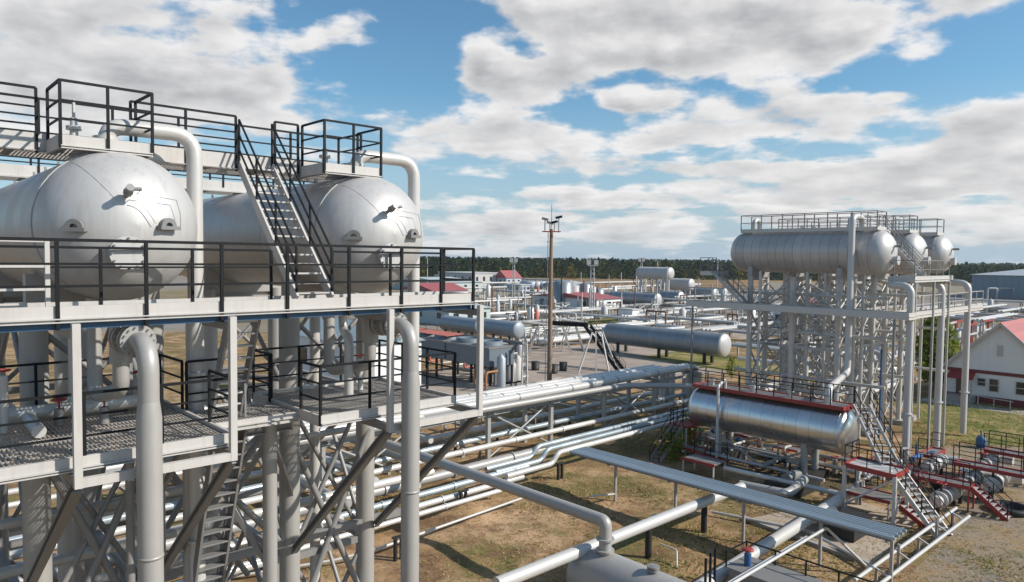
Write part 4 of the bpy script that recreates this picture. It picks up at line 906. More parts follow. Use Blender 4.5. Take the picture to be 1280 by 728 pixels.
# lattice white structures right of cooler
for k,(x,y,l) in enumerate(((676,446,'white A-frame pipe trestle right of the air cooler'),(700,444,'white A-frame pipe trestle beside the brown light mast'),(716,440,'white A-frame pipe trestle at the edge of the asphalt'))):
    q=P(x,y); o=thing('white_trestle',l,'trestle',q,'white A-frame trestles')
    for s in (-1,1):
        MB().beam(q+V((s*1.6,0,0)),q+V((s*.2,0,4.2)),.16).build('trestle_leg',WROUGH,o); MB().beam(q+V((s*1.6,3,0)),q+V((s*.2,3,4.2)),.16).build('trestle_leg',WROUGH,o)
    for z in (1.2,2.6): MB().beam(q+V((-1.2,0,z)),q+V((1.2,0,z)),.12).build('trestle_bar',WROUGH,o)
    MB().beam(q+V((-3.0,0,3.9)),q+V((2.2,2.5,3.9)),.3,.25).build('trestle_top',STEEL,o)
    MB().beam(q+V((-2.4,1,4.4)),q+V((1.0,1.5,4.0)),1.2,.15).build('deck_plate',WROUGH,o)
random.seed(44)
for k in range(9):
    q=P(random.uniform(640,722),random.uniform(424,446)); o=thing('small_trestle','small white pipe frame among the A-frame trestles by the light mast','trestle',q,'small white pipe frames by the light mast'); h=random.uniform(1.2,3.0); d=random.choice((A,B))
    for j in range(3): MB().beam(q+d*1.1*j,q+d*1.1*j+Z*h,.14).build('frame_post',WROUGH,o)
    MB().beam(q+Z*h,q+d*2.2+Z*h,.2,.16).build('frame_beam',HWALL,o); MB().beam(q+Z*.2,q+d*2.2+Z*h*.9,.1).build('frame_brace',WROUGH,o); MB().cyl(q-d*.8+Z*(h+.25),q+d*3.2+Z*(h+.25),.16,8).build('frame_pipe',PWHT,o)
# black inclined stair
b0=P(778,466); b1=P(752,414,4.6)
stair('conveyor_stair','black inclined stair ending on the asphalt in front of the long drum',b0,V((b0.x-3.3,b0.y+6,4.6)),V((.9,.4,0)),.8,14,strm=BLK,trm=DSTEEL,sh=.5)
pipe('dark_gantry','dark horizontal gantry pipe leading to the black inclined stair',[V((b0.x-3.3,b0.y+6,4.7)),P(690,404,4.7)],.28,BLK)
q=P(748,468); o=thing('stair_trestle','pale trestle legs holding the black gantry','trestle',q)
for (dx,dy) in ((-2.2,0),(1.2,0),(0,2),(2.4,2)): MB().beam(q+V((dx,dy,0)),q+V((dx*.3,dy+1,4.4)),.14).build('trestle_leg',WROUGH,o)
for (x,y,l) in ((692,467,'left dark barrel on the white kerb by the light mast'),(704,464,'right dark barrel on the white kerb by the light mast'),(669,463,'dark barrel left of the brown light mast')):
    q=P(x,y); o=MB(); o.lathe(q,Z,[(0,.42),(.4,.46),(.42,.43),(1.0,.46),(1.0,.05)],14); tag(o.build('barrel',PEDB),l,'barrel','dark barrels on the kerb')
# hut
q=P(799,405); Hf=Fr((q.x,q.y)); o=thing('utility_hut','small white windowless hut in the middle distance','hut',q)
MB().bx(-2.2,0,0,3.4,0,2.7,Hf).build('wall',HWALL,o); MB().bx(-2.35,.15,-.15,3.55,2.7,2.95,Hf).build('roof',WROUGH,o); MB().bx(-.6,-.1,-.04,-.002,.1,2.1,Hf).build('door',GVAN,o)
# ------------------------------------------------------------------ far buildings
def building(x,y,w,d,h,rh,l,wm,rm,ridge='A',win=3):
    q=P(x,y); Fq=Fr((q.x,q.y)); o=thing('far_building',l,'building',q)
    MB().bx(0,w,0,d,0,h,Fq).build('wall',wm,o)
    if rh>0:
        b=MB(); e=.4
        if ridge=='A': vs=[Fq(-e,-e,h+.01),Fq(w+e,-e,h+.01),Fq(w+e,d+e,h+.01),Fq(-e,d+e,h+.01),Fq(-e,d/2,h+rh),Fq(w+e,d/2,h+rh)]; fs=[(0,1,5,4),(2,3,4,5),(3,0,4),(1,2,5)]
        else: vs=[Fq(-e,-e,h+.01),Fq(w+e,-e,h+.01),Fq(w+e,d+e,h+.01),Fq(-e,d+e,h+.01),Fq(w/2,-e,h+rh),Fq(w/2,d+e,h+rh)]; fs=[(3,0,4,5),(1,2,5,4),(0,1,4),(2,3,5)]
        b.add(vs,fs).build('roof',rm,o)
    else: MB().bx(-.3,w+.3,-.3,d+.3,h,h+.35,Fq).build('roof',rm,o)
    for k in range(win):
        v=d*(k+.5)/win; MB().bx(-.06,-.01,v-.6,v+.6,h*.4,h*.75,Fq).build('window',GLASS,o)
        u=w*(k+.5)/win; MB().bx(u-.6,u+.6,-.06,-.01,h*.4,h*.75,Fq).build('window',GLASS,o)
    return o
PALEG=mat('pale_green_sheet',(.42,.47,.46),.6,.0,.08,.2); PALEB=mat('pale_blue_wall',(.42,.46,.52),.6,.0,.08,.2)
FRED=mat('far_red_roof',(.33,.09,.09),.6,.0,.1,.3)
building(542,379,12,16,3.2,2.0,'red roofed far building seen just past the platform railing',HWALL,FRED)
building(592,358,20,26,5.5,0,'pale flat-roofed far block near the forest',WROUGH,WROUGH,win=5)
building(560,366,16,40,3.5,1.5,'long pale green-roofed far shed',PALEG,PALEG)
building(633,358,9,8,3.6,3.4,'blue-grey far house with dark red gabled roof',PALEB,FRED)
building(561,408,10,18,3.0,1.0,'pale green shed behind the air cooler',PALEG,PALEG)
building(745,389,10,22,2.8,1.2,'long red roofed low building below the lattice mast',HWALL,FRED)
building(650,366,5,8,2.6,0,'grey low far block beside the thin lattice mast',PALEB,WROUGH)
building(715,366,9,14,3.2,.8,'small pale far shed by the brown field',WROUGH,WROUGH)
building(1010,412,8,7,3.2,2.2,'red roofed small building seen between the right tower legs',HWALL,FRED)
building(1045,415,8,7,3.2,2.2,'second red roofed small building seen between the right tower legs',HWALL,FRED)
# vertical white vessels near lattice mast
for k,(x,y,h,r,l) in enumerate(((703,385,6.5,2.6,'wide grey upright tank right of the light mast'),(717,384,5.4,1.7,'white upright tank beside the grey upright one'),(731,384,5.8,1.6,'grey upright tank left of the lattice mast'),(738,383,5.0,1.4,'white upright tank behind the lattice mast'),(748,381,4.0,1.5,'small white upright tank right of the lattice mast'))):
    q=P(x,y); o=thing('upright_tank',l,'tank',q,'upright tanks by the lattice mast'); m=(GT,WROUGH)[k%2]
    MB().lathe(q,Z,[(0,r),(h,r),(h+.5,r*.5),(h+.6,.01)],20).build('shell',m,o); MB().cyl(q+V((-.5,-r-.2,0)),q+V((-.5,-r-.2,h+1.2)),.16,8).build('stack_pipe',RUST if k else PEDB,o)
for k in range(5):
    q=P(668+6.5*k,364); tag(MB().lathe(q+Z*2.2,B,[(0,.05),(.3,1.2),(.6,1.5),(7,1.5),(7,.05)],14).build('tank_wagon',(PALEB,WROUGH)[k%2]),('blue-grey','white','blue-grey','white','blue-grey')[k]+(' leftmost',' second',' middle',' fourth',' rightmost')[k]+' small tank in the far row by the forest','tank','small tanks in the far row')
# far yard pipe runs and clutter
random.seed(21)
ordn=['lowest','next','third','fourth','fifth','sixth','seventh','eighth','ninth','tenth','eleventh','twelfth','thirteenth','fourteenth']
for k in range(14):
    y=436-5*k; q=P(960,y,1.0); m=(WROUGH,PSIL,STEEL)[k%3]; Ld=10+.22*q.y
    q=P(700+ (k*83)%190,y-14,1.0)
    pipe('far_yard_pipe','long low pale pipe run in the far yard, '+ordn[k]+' counting away from the drum',[q-A*Ld*.6,q+A*Ld*.5,q+A*Ld*.5+B*6],.22+.0008*q.y,m,'pale pipe runs in the far yard',n=8)
for k in range(60):
    x=random.uniform(545,940); y=random.uniform(360,412); q=P(x,y); h=random.uniform(1.2,3.5); w=random.uniform(1.5,5)
    o=thing('yard_trestle','small pale pipe trestle standing in the far yard','trestle',q,'small trestles in the far yard')
    d=random.choice((A,B)); s_=random.choice((WROUGH,WROUGH,STEEL,STEEL,RUST))
    for j in range(3): MB().beam(q+d*w*j/2,q+d*w*j/2+Z*h,.22).build('trestle_leg',s_,o)
    MB().beam(q+Z*h,q+d*w+Z*h,.35,.3).build('trestle_top',s_,o); MB().beam(q+Z*h*.5,q+d*w+Z*h*.9,.18).build('trestle_bar',WROUGH,o)
for k in range(12):
    x=random.uniform(945,1140); y=random.uniform(440,500); q=P(x,y); 
    pipe('tower_yard_pipe',ordn[k]+' pale bent pipe on the ground behind the right tower legs',[q-A*4+Z*.6,q+A*3+Z*.6,q+A*3+Z*2.4,q+A*3+B*5+Z*2.4],.2,(WROUGH,PSIL)[k%2],'bent pipes behind the right tower',n=8)
for k in range(44):
    x=random.uniform(560,700) if k<30 else random.uniform(580,650); y=random.uniform(368,414) if k<30 else random.uniform(455,488); q=P(x,y); 
    o=thing('process_skid','small clustered process skid with pink and white vessels in the far yard','equipment',q,'small process skids in the far yard')
    MB().box(q+Z*.15,3,2,.3).build('base',STEEL,o); MB().lathe(q+A*.6,Z,[(.3,.45),(2.0+k%3*.5,.45),(2.4+k%3*.5,.05)],10).build('vessel',(WROUGH,SALM,STEEL,WROUGH,GVAN)[k%5] if k<30 else (STEEL,WROUGH,GVAN)[k%3],o); MB().pipe([q-A*1.3+Z*.3,q-A*1.3+Z*1.8,q+A*.4+Z*1.8],.12,n=6).build('skid_pipe',(ORNG,WROUGH,STEEL,WROUGH)[k%4],o)
random.seed(5)
def yardrack(x,y,d,Ld,h,n,l,k):
    q=P(x,y); e=d.cross(Z).normalized(); o=thing('yard_rack',l,'pipe rack',q,'low pipe racks across the far yard'); r=.14+.0006*q.y
    for i in range(n): MB().cyl(q-d*Ld/2+e*(i*.75)+Z*(h+r),q+d*Ld/2+e*(i*.75)+Z*(h+r),r,8).build('rack_pipe',(WROUGH,PSIL,PWHT,RSTL)[(i+k)%4],o)
    m=max(2,int(Ld/6))
    for j in range(m+1):
        c=q-d*Ld/2+d*Ld*j/m; MB().beam(c-e*.4+Z*(h-.1),c+e*(n*.75)+Z*(h-.1),.2,.2).build('rack_beam',RSTL,o)
        for g_ in (-.3,n*.75-.2): MB().beam(c+e*g_,c+e*g_+Z*(h-.2),.2).build('rack_post',(RSTL,RUST,WROUGH)[(j+k)%3],o)
    if k%3==0:
        c=q+d*Ld*.2; MB().lathe(c+e*(n*.75+1)+Z*.2,Z,[(0,.7),(2.2+k%4*.4,.7),(2.6+k%4*.4,.1)],10).build('vessel',(WROUGH,PSIL)[k%2],o)
YR=[(570,352,B),(610,362,A),(640,372,B),(585,372,A),(560,381,B),(600,388,A),(655,380,A),(668,391,B),(590,398,B),(630,404,A),(680,352,B),(700,372,A),(720,398,A),(745,404,B),(770,360,A),(780,374,B),(830,392,A),(850,386,B),(880,381,A),(870,397,A),(900,392,B),(910,404,A),(925,415,A),(860,410,B),(820,402,A),(940,378,B),(965,388,A),(990,398,A),(1020,404,B),(1050,396,A),(1080,420,A),(970,430,B),(1010,440,A),(1050,450,A),(985,455,B),(1090,462,A),(1210,386,A),(1235,392,A),(1260,384,B),(1265,396,A),(1240,404,A),(1190,400,A),(1155,390,A),(700,424,A),(735,428,A)]
for k,(x,y,d) in enumerate(YR):
    q=P(x,y); yardrack(x,y,d,min(34,7+q.y*.09)+random.uniform(0,6),random.uniform(.5,1.6 if q.y<170 else 3.0),random.choice((2,3,4)),'low rack of pale pipes on short posts crossing the far yard',k)
for k in range(26):
    x=random.uniform(550,940); y=random.uniform(350,408); q=P(x,y); h=random.uniform(2.5,7); tag(MB().tube([q,q+Z*h],[.13+.0004*q.y,.09+.0003*q.y],6).build('standpipe',(WROUGH,RSTL,WROUGH,RUST)[k%4]),'slim pale standpipe among the far yard pipes','standpipe','slim standpipes in the far yard')
# more equipment under the near tower
for i,(u,v,z0,z1,r,m,l) in enumerate(((-9.2,5.2,0,11.2,.1,PWHT,'slim white vertical pipe left of the leftmost thick column'),(-7.3,6.4,0,11.2,.17,PWHT,'white vertical pipe between the two columns of the nearest tank'),(-6.7,8.0,0,11.2,.12,PCOL,'slim grey vertical pipe behind the nearest tank columns'),(-1.2,5.6,0,11.2,.15,PWHT,'white vertical pipe between the two columns of the second tank'),(-.9,8.4,0,11.2,.1,PCOL,'slim grey vertical pipe behind the second tank columns'),(-4.9,9.4,0,9.5,.18,PWHT,'broad white vertical pipe seen behind the ship ladder'),(-9.0,9.0,0,10.5,.2,PWHT,'broad white vertical pipe far back at the left edge'))):
    pipe('tower_pipe',l,[L(u,v,z1),L(u,v,z0)],r,m,flanges=[(L(u,v,z0+4.5),Z)])
for i,(u0,u1,v,z,r,l) in enumerate(((-13,-5,7.2,8.2,.13,'white pipe hung high behind the lower left platform'),(-6,2.2,8.0,8.0,.13,'white pipe hung high behind the lower right platform'),(-13,1.5,8.8,3.4,.18,'wide white pipe crossing low behind the near columns'),(-11,-3.4,5.2,2.3,.14,'white pipe crossing near the ground between the columns'),(-5.5,2.5,5.4,7.4,.1,'slim white pipe crossing right under the lower right platform'))):
    pipe('tower_pipe',l,[L(u0,v,z),L(u1,v,z),L(u1,v+1.5,z-.8)],r,(PWHT,PSIL)[i%2])
for i,(u,v,z,l) in enumerate(((-8.9,2.9,10.2,'red valve wheel on the pipes left of the thick left column'),(-6.3,3.9,9.8,'red valve wheel behind the nearest thick riser'),(-1.5,2.6,9.9,'red valve wheel over the lower right platform'))):
    o=thing('gate_valve',l,'valve',L(u,v,z)); MB().cyl(L(u,v,9.12),L(u,v,z),.07,8).build('valve_body',PWHT,o); MB().lathe(L(u,v,z+.1),Z,[(-.02,.1),(0,.13),(.02,.1),(0,.08),(-.02,.1)],14).build('handwheel',RED,o)
# ------------------------------------------------------------------ HOUSE on the right
hc=P(1180,497); Hs=Fr((hc.x,hc.y)); W=8.6; He=3.1; Ha=7.2; LN=22
o=thing('white_house','white house with red roof and dark red plinth at the right edge','house',Hs(0,-W/2,0))
MB().add([Hs(0,0,0),Hs(0,-W,0),Hs(0,-W,He),Hs(0,-W/2,Ha),Hs(0,0,He),Hs(LN,0,0),Hs(LN,-W,0),Hs(LN,-W,He),Hs(LN,-W/2,Ha),Hs(LN,0,He)],[(0,1,2,3,4),(9,8,7,6,5),(1,6,7,2),(5,0,4,9),(2,7,8,3),(4,3,8,9)]).build('wall',HWALL,o)
sl=(Ha-He)/(W/2)
for s in (0,1):
    v0=.45 if s==0 else -W-.45; z0=He-.45*sl+.03
    vs=[Hs(-.35,v0,z0),Hs(LN+.3,v0,z0),Hs(LN+.3,-W/2,Ha+.03),Hs(-.35,-W/2,Ha+.03)]; b=MB(); b.add(vs+[q+Z*.12 for q in vs],[(0,1,2,3),(7,6,5,4),(0,4,5,1),(1,5,6,2),(2,6,7,3),(3,7,4,0)]); b.build('roof',REDROOF,o)
    MB().beam(Hs(-.37,v0,z0+.02),Hs(-.37,-W/2,Ha+.02),.05,.22).build('barge_board',WROUGH,o)
MB().bx(-.07,-.003,-W-.02,.02,2.62,2.92,Hs).build('trim_band',MAROON,o); MB().bx(-.09,-.003,-W-.02,.05,0,.62,Hs).build('plinth',MAROON,o); MB().bx(0.05,LN,-W-.09,-W-.003,0,.62,Hs).build('plinth',MAROON,o)
MB().bx(-.08,-.003,-.08,.03,.63,2.6,Hs).build('corner_trim',MAROON,o)
dr=MB().bx(-.05,-.003,-1.9,-.95,.63,2.45,Hs).build('door',DARKB,o); MB().bx(-.1,-.052,-1.8,-1.75,1.4,1.55,Hs).build('handle',STEEL,dr)
b=MB(); b.add([Hs(-.02,-.5,2.7),Hs(-.02,-2.5,2.7),Hs(-1.3,-2.6,2.15),Hs(-1.3,-.4,2.15),Hs(-.02,-.5,2.62),Hs(-.02,-2.5,2.62),Hs(-1.3,-2.6,2.08),Hs(-1.3,-.4,2.08)],[(0,1,2,3),(7,6,5,4),(0,4,5,1),(1,5,6,2),(2,6,7,3),(3,7,4,0)]); b.build('canopy',RED,o)
for vv in (-.5,-2.5): MB().beam(Hs(-1.2,vv,.3),Hs(-1.2,vv,2.1),.1).build('canopy_post',WROUGH,o)
MB().bx(-1.5,-.1,-2.6,-.4,0,.55,Hs).build('porch_step',CONC,o)
for (v0,v1,z0,z1) in ((-3.25,-2.7,1.55,2.15),(-4.25,-3.6,1.15,2.2),(-6.4,-5.6,1.15,2.2)):
    w=MB().bx(-.05,-.003,v0,v1,z0,z1,Hs).build('window',GLASS,o); b=MB()
    for (a0,a1,c0,c1) in ((v0-.05,v1+.05,z0-.06,z0),(v0-.05,v1+.05,z1,z1+.06),(v0-.05,v0,z0,z1),(v1,v1+.05,z0,z1),(v0,v1,(z0+z1)/2-.03,(z0+z1)/2+.03)): b.bx(-.08,-.053,a0,a1,c0,c1,Hs)
    b.build('frame',WROUGH,w)
MB().bx(-.05,-.003,-4.5,-4.05,4.3,5.3,Hs).build('vent_panel',WROUGH,o)
o=thing('step_railing','small white step railing in front of the house plinth','railing',Hs(-2,-3.5,0)); 
for vv in (-3.2,-4.4,-5.6): MB().cyl(Hs(-1.8,vv,0),Hs(-1.8,vv,.8),.04,6).build('post',WROUGH,o)
MB().cyl(Hs(-1.8,-2.2,.9),Hs(-1.8,-5.8,.7),.04,6).build('rail',WROUGH,o)
sheet('house_path',[Hs(-3.6,1,0),Hs(-3.6,-14,0),Hs(-1.6,-14,0),Hs(-1.6,1,0)],CONC,.02)
# warehouse
wq=P(1214,372); Wf=Fr((wq.x,wq.y)); o=thing('warehouse','big blue-grey warehouse with low pale roof at the far right','warehouse',wq)
wl_=95; wd=70
MB().bx(0,wd,-wl_,0,0,8.4,Wf).build('wall',WARE,o); MB().bx(-.1,-.01,-wl_,0,0,.9,Wf).build('plinth',STEEL,o)
b=MB(); vs=[Wf(-.8,.8,8.42),Wf(-.8,-wl_-.8,8.42),Wf(wd/2,-wl_-.8,11.6),Wf(wd/2,-18,11.9),Wf(wd+.8,-wl_,8.42),Wf(wd+.8,.8,8.42)]; b.add(vs,[(0,1,2,3),(3,2,4,5),(0,3,5)]); b.build('roof',WROOF,o)
for (v,l) in ((-14,.0),(-26,0),(-34,0)):
    pass
MB().bx(-.06,-.012,-30,-26,1,5.4,Wf).build('door',MAROON,o)
for (x,l) in ((1234,'left white goose-neck pipe in front of the warehouse'),(1246,'right white goose-neck pipe in front of the warehouse')):
    q=P(x,374); pipe('vent_goose',l,[q,q+Z*3.8,q+Z*3.8+V((3.4 if x<1240 else 6,0,0)),q+V((3.4 if x<1240 else 6,0,2.5))],.32,WROUGH,'goose-neck pipes by the warehouse',n=8)
# red white racks near house
for k,(x,y,l) in enumerate(((1206,446,'red and white open pipe rack left of the house roof'),(1228,438,'second red and white open pipe rack behind the house roof'),(1188,440,'third red and white rack behind the green tree'))):
    q=P(x,y); o=thing('red_rack',l,'pipe rack',q)
    for i in range(3):
        for j in range(2): MB().beam(q+A*(2.4*i)+B*(2.6*j),q+A*(2.4*i)+B*(2.6*j)+Z*4.2,.22).build('rack_post',RED if (i+j)%2 else WROUGH,o)
    for z in (1.6,2.9,4.2): MB().beam(q+Z*z,q+A*4.8+Z*z,.3,.22).build('rack_beam',(WROUGH,RED,WROUGH)[int(z)%3],o); MB().beam(q+B*2.6+Z*z,q+A*4.8+B*2.6+Z*z,.3,.22).build('rack_beam',WROUGH,o)
    for j in range(3): MB().lathe(q+A*(.6+1.6*j)+B*1.2,Z,[(1.8,.5),(3.4,.5),(3.7,.1)],10).build('vessel',WROUGH,o)
for k in range(7):
    q=P(1225+k*9,384+random.uniform(0,22),1.2); pipe('right_yard_pipe',ordn[k]+' pale pipe run between the house and the warehouse',[q-B*10,q+B*6,q+B*6+A*6],.3,(WROUGH,STEEL,PSIL)[k%3],'pale pipe runs before the warehouse',n=8)
# ------------------------------------------------------------------ trees near
def tree(q,h,w,l,m,n=900,trunk=.14,ls=.16,name='leafy_tree',nc=26,low=.16):
    o=thing(name,l,'tree',q); MB().tube([q,q+Z*h*.35+V((.05,.02,0)),q+Z*h*.85],[trunk,trunk*.7,trunk*.2],8).build('trunk',BARK,o)
    b=MB(); cl=[]
    for i in range(nc):
        t=(i+.5)/nc; z=h*(low+(.93-low)*t); k=math.sin(math.pi*min(1,(t*.80+.16)))**.7; an=i*2.4+random.uniform(-.5,.5); rr=w*.5*k*random.uniform(.25,.8)
        cl.append((q+V((math.cos(an)*rr,math.sin(an)*rr,z)),w*random.uniform(.17,.27)*(.55+.5*k)))
    for i in range(n):
        c,r=random.choice(cl); e=V((random.gauss(0,1),random.gauss(0,1),random.gauss(0,1))).normalized()*r*random.uniform(.6,1.12); p_=c+V((e.x,e.y,e.z*1.1))
        x=V((random.gauss(0,1),random.gauss(0,1),random.gauss(0,1))).normalized(); y=x.cross(V((random.gauss(0,1),random.gauss(0,1),random.gauss(0,1)))).normalized(); s=ls*random.uniform(.6,1.3)
        b.add([p_-x*s,p_+y*s*.7,p_+x*s,p_-y*s*.7],[(0,1,2,3)])
    b.build('crown',m,o)
    for c,r in cl[::3]: MB().tube([q+Z*h*.25,(q+Z*h*.2)*.5+c*.5,c],[trunk*.4,trunk*.25,.02],5).build('limb',BARK,o)
    return o
LEAFB=mat('bright_green_leaves',(.20,.26,.035),.6,.0,.2,.8,jit=.4,trans=.5)
tree(P(1168,487),7.4,4.6,'green leafy tree between the right tower and the white house',LEAFB,6500,ls=.15)
tree(P(914,474),2.4,1.3,'small yellow-green sapling just behind the red-railed aluminium tank',LEAFY,420,.05,.1)
tree(P(862,563),2.2,2.4,'low yellowish bush under the left end of the aluminium tank',LEAFY,700,.05,.1,name='bush')
tree(P(838,575),1.6,2.4,'low yellow bush beside the grey side stair',LEAFY,600,.05,.1,name='bush')
# ------------------------------------------------------------------ manifold cluster at lower right
def mplat(x,y,z,su,sv,l,st=None):
    c=P(x,y,z); o=thing('red_step_platform',l,'platform',V((c.x,c.y,0)),'red step-over platforms by the manifold')
    MB().box(c,su-.1,sv-.1,.05).build('floor',DSTEEL,o)
    for k_ in (-1,1):
        MB().box(c+A*(su/2-.02)*k_,.06,sv,.2).build('edge_beam',RED,o); MB().box(c+B*(sv/2-.03)*k_,su-.1,.06,.2).build('edge_beam',RED,o)
    for i in (-1,1):
        for j in (-1,1): MB().beam(V((c.x,c.y,0))+A*(su/2-.06)*i+B*(sv/2-.06)*j,c+A*(su/2-.06)*i+B*(sv/2-.06)*j,.07).build('platform_post',RED,o)
    F=Fr((c.x,c.y)); z1=c.z+.08
    railing(o,[[F(-su/2,-sv/2+.3,z1),F(-su/2,sv/2,z1)],[F(su/2,-sv/2+.3,z1),F(su/2,sv/2,z1)]],.95,gap=.9,w=.04,rw=.035,levels=(1,.5))
    return c
c1=mplat(1180,601,1.25,1.0,2.6,'red step platform left of the manifold with red stair')
stair('red_stair','red stair with pale treads coming down toward the gravel',c1-B*2.9-Z*1.25,c1-B*1.3,A,.75,8,strm=RED,trm=WROUGH,levels=(1,.5),railh=.9)
c2=mplat(1240,586,1.55,1.0,3.4,'longer red step platform over the manifold at the right edge')
stair('red_stair','right red stair beside the frame edge',c2-B*3.6-Z*1.55,c2-B*1.7,A,.75,9,strm=RED,trm=WROUGH,levels=(1,.5),railh=.9)
c3=mplat(1258,566,1.6,1.0,2.0,'rear red step platform with open railings near the lawn')
stair('red_stair','rear red stair leading down to the right of the manifold',c3-B*2.9-Z*1.6,c3-B*1.0,A,.75,8,strm=RED,trm=WROUGH,levels=(1,.5),railh=.9)
for k,(x,y,z,l,ln) in enumerate(((1186,617,.75,'wide white flanged pipe spool left in the manifold',2.0),(1214,600,.9,'wide white flanged pipe spool in the middle of the manifold',2.2),(1248,600,.8,'wide white flanged pipe spool right in the manifold',1.8),(1236,578,1.0,'rear white flanged pipe spool in the manifold',2.2),(1172,578,.9,'rear left white pipe spool beside the goose-neck riser',1.8))):
    q=P(x,y,z); o=thing('pipe_spool',l,'pipe spool',V((q.x,q.y,0)),'white pipe spools of the manifold')
    MB().pipe([q-A*ln,q+A*ln*.6,q+A*ln*.6+(-B)*.9],.27,bend=.45,n=14).build('spool_pipe',PWHT,o)
    for s in (-.75,-.45,.1,.3): 
        f_=MB(); flange(f_,q+A*ln*s,A,.42,.08,18); f_.build('flange',PWHT,o)
    v=q-A*ln*.6; b=MB(); b.lathe(v-A*.22,A,[(0,.27),(.1,.36),(.34,.36),(.44,.27)],14); b.build('valve_body',PEDB,o); b=MB(); b.cyl(v,v+Z*.75,.06,8); b.build('valve_stem',PEDB,o); b=MB(); b.lathe(v+Z*.78,Z,[(-.03,.2),(0,.26),(.03,.2),(0,.17),(-.03,.2)],14); b.beam(v+Z*.78-A*.2,v+Z*.78+A*.2,.03); b.build('handwheel',(RED,BVAL,PEDB)[k%3],o)
    for s in (-.8,.4): MB().beam(V((q.x,q.y,0))+A*ln*s,q+A*ln*s-Z*.25,.16).build('leg',PEDB,o)
for k,(x,y,l) in enumerate(((1170,612,'round dark valve housing left of the white spools'),(1218,622,'dark valve housing at the foot of the red stair'),(1226,560,'dark blue actuator on the rear spool'))):
    q=P(x,y); o=thing('valve_housing',l,'valve',q); MB().lathe(q,Z,[(0,.24),(.2,.32),(.6,.32),(.8,.2),(.85,.01)],14).build('housing',(PEDB,PEDB,BVAL)[k],o); MB().cyl(q+Z*.8,q+Z*1.2,.06,8).build('stem',STEEL,o)
q=P(1145,572,1.0); o=thing('blue_valve_unit','blue valve unit behind the stair of the aluminium tank','valve',V((q.x,q.y,0))); MB().cyl(q-A*.7,q+A*.7,.17,12).build('valve_body',BVAL,o)
for s in (-.7,.7): MB().beam(V((q.x,q.y,0))+A*s,q+A*s-Z*.2,.1).build('leg',PEDB,o)
MB().cyl(q,q+Z*.8,.06,8).build('stem',BVAL,o)
pipe('blue_standpipe','thin blue vertical pipe among the right tower legs',[Rf(3.2,.8,.2),Rf(3.2,.8,6.5)],.07,BVAL,n=8)
# pond / dark ring on gravel
q=P(1262,640); o=MB(); o.lathe(q+Z*.02,Z,[(0,.9),(.22,1.0),(.3,.9),(.3,.7),(.05,.65),(.05,0.01)],20); tag(o.build('manhole_ring',PEDB),'low dark manhole ring on the gravel at the right edge','manhole')
q=P(1062,668); o=thing('dark_box','dark low equipment box on the concrete pad behind the tray','equipment',q); MB().box(q+Z*.4,2.0,1.2,.7).build('housing',PEDB,o); MB().box(q+Z*.78,2.1,1.3,.05).build('lid',PEDB,o)
q=P(990,612); o=thing('cable_drum_pit','dark sunken pump block by the aluminium tank footing','equipment',q); MB().box(q+Z*.25,2.4,2.0,.5).build('base',PEDB,o); MB().cyl(q+Z*.75-A*.8,q+Z*.75+A*.6,.28,12).build('motor',DSTEEL,o)
# rear right ground platforms (red) behind risers
c4=mplat(1165,566,.9,2.4,.8,'low red plank platform behind the goose-neck risers')
# ------------------------------------------------------------------ LIGHT + SKY
SAZ=math.radians(102); SEL=math.radians(34)
sd_=V((math.sin(SAZ)*math.cos(SEL),math.cos(SAZ)*math.cos(SEL),math.sin(SEL)))
sun=bpy.data.lights.new('sun','SUN'); sun.energy=5.0; sun.angle=math.radians(.6); sun.color=(1,.945,.86)
so=bpy.data.objects.new('sun',sun); COL.objects.link(so); so.rotation_euler=sd_.to_track_quat('Z','Y').to_euler(); so.location=(60,0,60)
w=bpy.data.worlds.new('World'); sc.world=w; w.use_nodes=True; nt=w.node_tree; N=nt.nodes; Lk=nt.links
bg=N['Background']; STR=.105; bg.inputs['Strength'].default_value=STR
sky=N.new('ShaderNodeTexSky'); sky.sky_type='NISHITA'; sky.sun_disc=False; sky.sun_elevation=SEL; sky.sun_rotation=SAZ; sky.air_density=1.0; sky.dust_density=.6; sky.ozone_density=2.0
tc=N.new('ShaderNodeTexCoord'); D=tc.outputs['Generated']
def mth(op,*a,clamp=False):
    n=N.new('ShaderNodeMath'); n.operation=op; n.use_clamp=clamp
    for i,x in enumerate(a):
        if isinstance(x,(int,float)): n.inputs[i].default_value=x
        else: Lk.new(x,n.inputs[i])
    return n.outputs[0]
sx=N.new('ShaderNodeSeparateXYZ'); Lk.new(D,sx.inputs[0]); X,Y,ZZ=sx.outputs
zc=mth('MAXIMUM',mth('ADD',ZZ,.055),.02)
cx=N.new('ShaderNodeCombineXYZ'); Lk.new(mth('DIVIDE',X,zc),cx.inputs[0]); Lk.new(mth('DIVIDE',Y,zc),cx.inputs[1])
def nz(scale,det,rg,off=(0,0,0),vec=None):
    mp=N.new('ShaderNodeMapping'); mp.inputs['Location'].default_value=off; Lk.new(vec or cx.outputs[0],mp.inputs['Vector'])
    n=N.new('ShaderNodeTexNoise'); n.inputs['Scale'].default_value=scale; n.inputs['Detail'].default_value=det; n.inputs['Roughness'].default_value=rg; Lk.new(mp.outputs[0],n.inputs['Vector']); return n.outputs['Fac']
az=mth('ARCTAN2',X,Y); el=ZZ
wob=nz(.9,4,.6,(5,2,0)); 
